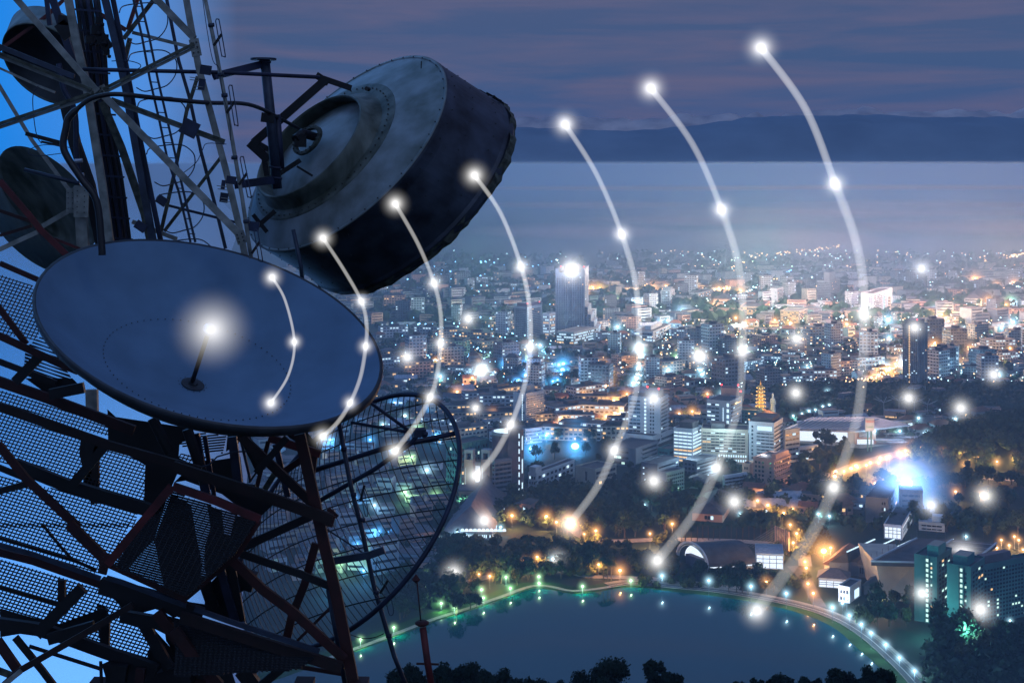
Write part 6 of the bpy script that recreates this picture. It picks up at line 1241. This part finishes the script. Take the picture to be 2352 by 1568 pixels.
for x, y, c in ((1480, 1160, 'cool'), (1285, 1282, 'cool'), (1270, 1283, 'cool'), (1293, 1286, 'cool'), (1030, 1290, 'cool'), (1150, 1210, 'cool'), (2219, 1232, 'cool'), (2148, 1304, 'cool'), (2316, 1326, 'cool'), (2130, 1375, 'warm'), (2178, 1364, 'warm'), (2325, 1380, 'warm'), (1945, 1375, 'cool'), (1935, 1385, 'cool'), (1640, 1075, 'cool'), (2290, 1440, 'cool'), (2320, 1425, 'cool'), (1700, 1180, 'cool'), (1880, 1180, 'cool'), (1905, 1185, 'cool'), (1010, 1240, 'cool'), (1050, 1220, 'cool')):
    lamp(x, y, c, {'cool': 'white', 'warm': 'yellow'}[c] + ' lamp glinting between dark trees and roofs near the lake', 'lamps glinting near the lake', 2.2, 3000, 12, .5, 6)
# floodlight
Y = (H - 20) * F / (1112 - YH); p = Vector(((2083 - CX) / F * Y, Y, 0)); k = Y / F; g = Grp('stadium_floodlight', 'brilliant blue white floodlight flaring over the dark park', 'floodlight', tuple(p))
b = MB(); b.tube([p, p + Vector((0, 0, 19))], [.4, .25], 8); g.part('mast', b, M['grey'])
b = MB()
for i in range(3):
    for j in range(2): b.sphere(p + Vector(((i - 1) * 5.5 * k, 0, 20 + (j - .5) * 7 * k)), 7 * k, 12, 8)
g.part('lamp_head', b, emi('floodlight glass', (.75, .85, 1), 9)); b = MB(); b.box(p + Vector((0, 8 * k, 20)), (24 * k, .5, 16 * k)); g.part('frame', b, M['grey'])
orb(2083, 1112, Y - 10 * k, 104, 1.7, 'glow', parent=g.r, col=(.22, .45, 1)); light(p + Vector((0, -14, 18)), (.25, .45, 1), 22000, 2, g.r)  # the emissive ball paints the floodlight's halo
# far lights: a mass nobody could count
b = MB(); mats = [LE['cool'], LE['warm'], LE['azure'], LE['green']]
def speck(x, y, s, m_):
    p = G(x, y, 9); k = p.y / F; b.ico(p, s * k, m_)
for i in range(1500):
    u = R(); x = random.uniform(930, 2370) if R() < .35 else random.uniform(1500, 2370); y = 575 + 315 * u ** 1.1
    if x < 1260: m_ = 2 if R() < .6 else random.choice((0, 1))
    else: m_ = 0 if R() < .58 else (1 if R() < .9 else 3)
    speck(x, y, random.uniform(.7, 1.5) * (1.25 if R() < .12 else 1), m_)
for i in range(260): speck(random.uniform(900, 1270), 600 + 240 * R(), random.uniform(.9, 2.0), 2)
for (x0, y0, x1, y1, n, m_) in ((1900, 700, 1945, 735, 20, 0), (2105, 700, 2160, 660, 16, 1), (2150, 792, 2010, 868, 60, 1), (1640, 664, 1760, 650, 50, 1), (1345, 660, 1420, 655, 26, 1), (1455, 655, 1590, 652, 40, 1), (1680, 690, 1765, 640, 40, 0), (1765, 640, 1830, 615, 24, 2), (2255, 585, 2275, 610, 14, 1), (2290, 590, 2352, 584, 20, 1), (1998, 870, 1925, 880, 20, 1), (1470, 800, 1462, 880, 40, 0), (1385, 830, 1395, 890, 30, 1), (1930, 565, 1700, 592, 40, 1), (2290, 640, 2352, 665, 20, 0), (2200, 640, 2250, 660, 20, 0)):
    for i in range(n):
        f = R(); speck(x0 + (x1 - x0) * f + random.gauss(0, 3), y0 + (y1 - y0) * f + random.gauss(0, 2), random.uniform(1.0, 2.0), m_)
o = b.build('far_city_lights', mats); tag(o, 'thousands of tiny far street and window lights on the plain', 'lights', kind='stuff')
# unseen point lights added over the far districts to brighten the haze
for x, y, pw, c in ((1000, 640, 5e5, BLU), (1100, 600, 5e5, GRN), (1250, 620, 6e5, (.8, .8, 1)), (1400, 600, 8e5, (1, .75, .7)), (1500, 640, 5e5, (1, .8, .7)), (1560, 590, 8e5, (1, .8, .75)), (1700, 600, 1.4e6, (1, .8, .5)), (1760, 585, 1.6e6, (.6, 1, .7)), (1840, 580, 2.4e6, (1, .5, .4)), (1900, 620, 7e5, (1, .75, .7)), (1960, 590, 2.0e6, (1, .55, .5)), (2080, 600, 8e5, (.85, .85, 1)), (2150, 580, 1.8e6, (1, .6, .55)), (2240, 600, 9e5, (1, .75, .6)), (2320, 585, 2.6e6, (1, .55, .35)), (2380, 600, 2.6e6, (1, .5, .3)), (1300, 680, 4e5, BLU), (1620, 680, 4e5, (1, .7, .6)), (2000, 680, 4e5, (.8, .9, 1)), (2250, 670, 4e5, (1, .75, .6)), (1450, 720, 3e5, BLU), (2180, 730, 4e5, (1, .7, .5)), (1850, 720, 3e5, (.7, .8, 1)), (1650, 640, 5e5, (1, .7, .6))):
    light(G(x, min(y, 612) - 14, 110), c, pw * (1.15 if y < 625 else .0), 40) if y < 625 else None
# low mist streaks drifting over the far city
mm = bpy.data.materials.new('drifting mist'); mm.use_nodes = True; t = mm.node_tree; t.nodes.clear(); v = N(t, 'ShaderNodeVolumePrincipled'); o = N(t, 'ShaderNodeOutputMaterial'); t.links.new(v.outputs[0], o.inputs['Volume']); v.inputs['Color'].default_value = (1, .72, .70, 1)
co = N(t, 'ShaderNodeTexCoord'); gr = N(t, 'ShaderNodeTexGradient', gradient_type='SPHERICAL'); t.links.new(co.outputs['Object'], gr.inputs[0]); t.links.new(math_(t, 'MULTIPLY', math_(t, 'POWER', gr.outputs[1], 1.6), .010), v.inputs['Density'])
b = MB(); b.sphere((0, 0, 0), 1, 20, 12); mmesh = b.mesh('mist_streak', mm, True)
for x, y, w, h_, Y in ((1900, 487, 620, 16, 3600), (2100, 470, 420, 12, 4200), (1650, 505, 380, 14, 3600), (1780, 545, 260, 34, 3300), (2250, 520, 420, 20, 3400), (1400, 470, 340, 9, 4000), (1500, 432, 500, 8, 4800), (2080, 430, 520, 8, 4800), (1330, 530, 300, 16, 3500)):
    o = bpy.data.objects.new('mist', mmesh); C.objects.link(o); o.location = P(x, y, Y); o.scale = (w / F * Y, 380, h_ / F * Y); o['kind'] = 'stuff'; o['label'] = 'thin low mist drifting over the far city'; o['category'] = 'mist'
far = mm.copy(); far.name = 'far mist'; far.node_tree.nodes['Principled Volume'].inputs['Color'].default_value = (.92, .84, .92, 1)
for q in far.node_tree.nodes:
    if q.type == 'MATH' and q.operation == 'MULTIPLY': q.inputs[1].default_value = .0026
m2 = mmesh.copy(); m2.materials[0] = far
for x, y, w, h_, Y, dp in ((1750, 592, 1250, 62, 3900, 1300), (1500, 655, 900, 30, 2900, 500), (2150, 640, 700, 30, 3000, 600)):
    o = bpy.data.objects.new('mist', m2); C.objects.link(o); o.location = P(x, y, Y); o.scale = (w / F * Y, dp, h_ / F * Y); o['kind'] = 'stuff'; o['label'] = 'thin low mist drifting over the far city'; o['category'] = 'mist'
# free floating glows
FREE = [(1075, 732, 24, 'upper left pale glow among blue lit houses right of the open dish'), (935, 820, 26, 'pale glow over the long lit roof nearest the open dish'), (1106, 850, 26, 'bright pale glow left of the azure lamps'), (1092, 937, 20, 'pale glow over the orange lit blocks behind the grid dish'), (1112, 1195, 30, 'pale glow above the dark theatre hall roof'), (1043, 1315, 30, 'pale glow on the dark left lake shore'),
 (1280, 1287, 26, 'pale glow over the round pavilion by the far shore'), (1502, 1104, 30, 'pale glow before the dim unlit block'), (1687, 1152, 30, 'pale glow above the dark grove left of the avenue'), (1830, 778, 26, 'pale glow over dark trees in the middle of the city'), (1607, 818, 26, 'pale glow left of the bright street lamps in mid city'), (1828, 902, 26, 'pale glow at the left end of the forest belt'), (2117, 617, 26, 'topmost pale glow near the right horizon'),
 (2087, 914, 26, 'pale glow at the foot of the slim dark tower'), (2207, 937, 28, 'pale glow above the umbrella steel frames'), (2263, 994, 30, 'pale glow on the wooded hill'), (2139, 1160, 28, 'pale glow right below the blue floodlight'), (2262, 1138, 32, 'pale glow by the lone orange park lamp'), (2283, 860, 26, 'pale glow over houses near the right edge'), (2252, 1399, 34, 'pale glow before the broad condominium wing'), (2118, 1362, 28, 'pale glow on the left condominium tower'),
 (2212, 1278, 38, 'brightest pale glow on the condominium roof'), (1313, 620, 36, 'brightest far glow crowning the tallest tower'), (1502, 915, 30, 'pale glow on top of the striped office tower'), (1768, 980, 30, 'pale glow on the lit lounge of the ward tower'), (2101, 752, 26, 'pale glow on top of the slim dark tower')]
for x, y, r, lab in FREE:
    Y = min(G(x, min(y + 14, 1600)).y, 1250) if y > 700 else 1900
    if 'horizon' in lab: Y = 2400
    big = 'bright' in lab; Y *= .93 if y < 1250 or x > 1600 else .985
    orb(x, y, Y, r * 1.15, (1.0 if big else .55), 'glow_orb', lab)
# ================================================================== haze
hz = bpy.data.materials.new('valley haze'); hz.use_nodes = True; t = hz.node_tree; t.nodes.clear(); v = N(t, 'ShaderNodeVolumePrincipled'); o = N(t, 'ShaderNodeOutputMaterial'); t.links.new(v.outputs[0], o.inputs['Volume'])
v.inputs['Color'].default_value = (.44, .68, .95, 1); v.inputs['Density'].default_value = HAZE; v.inputs['Anisotropy'].default_value = -0.4
b = MB(); b.add([Vector((x, y, z)) for z in (-3, H + 4.5) for x, y in ((-12000, -300), (12000, -300), (12000, 26000), (-12000, 26000))], [(3, 2, 1, 0), (4, 5, 6, 7), (0, 1, 5, 4), (1, 2, 6, 5), (2, 3, 7, 6), (3, 0, 4, 7)])
o = b.build('haze', hz); o['kind'] = 'stuff'
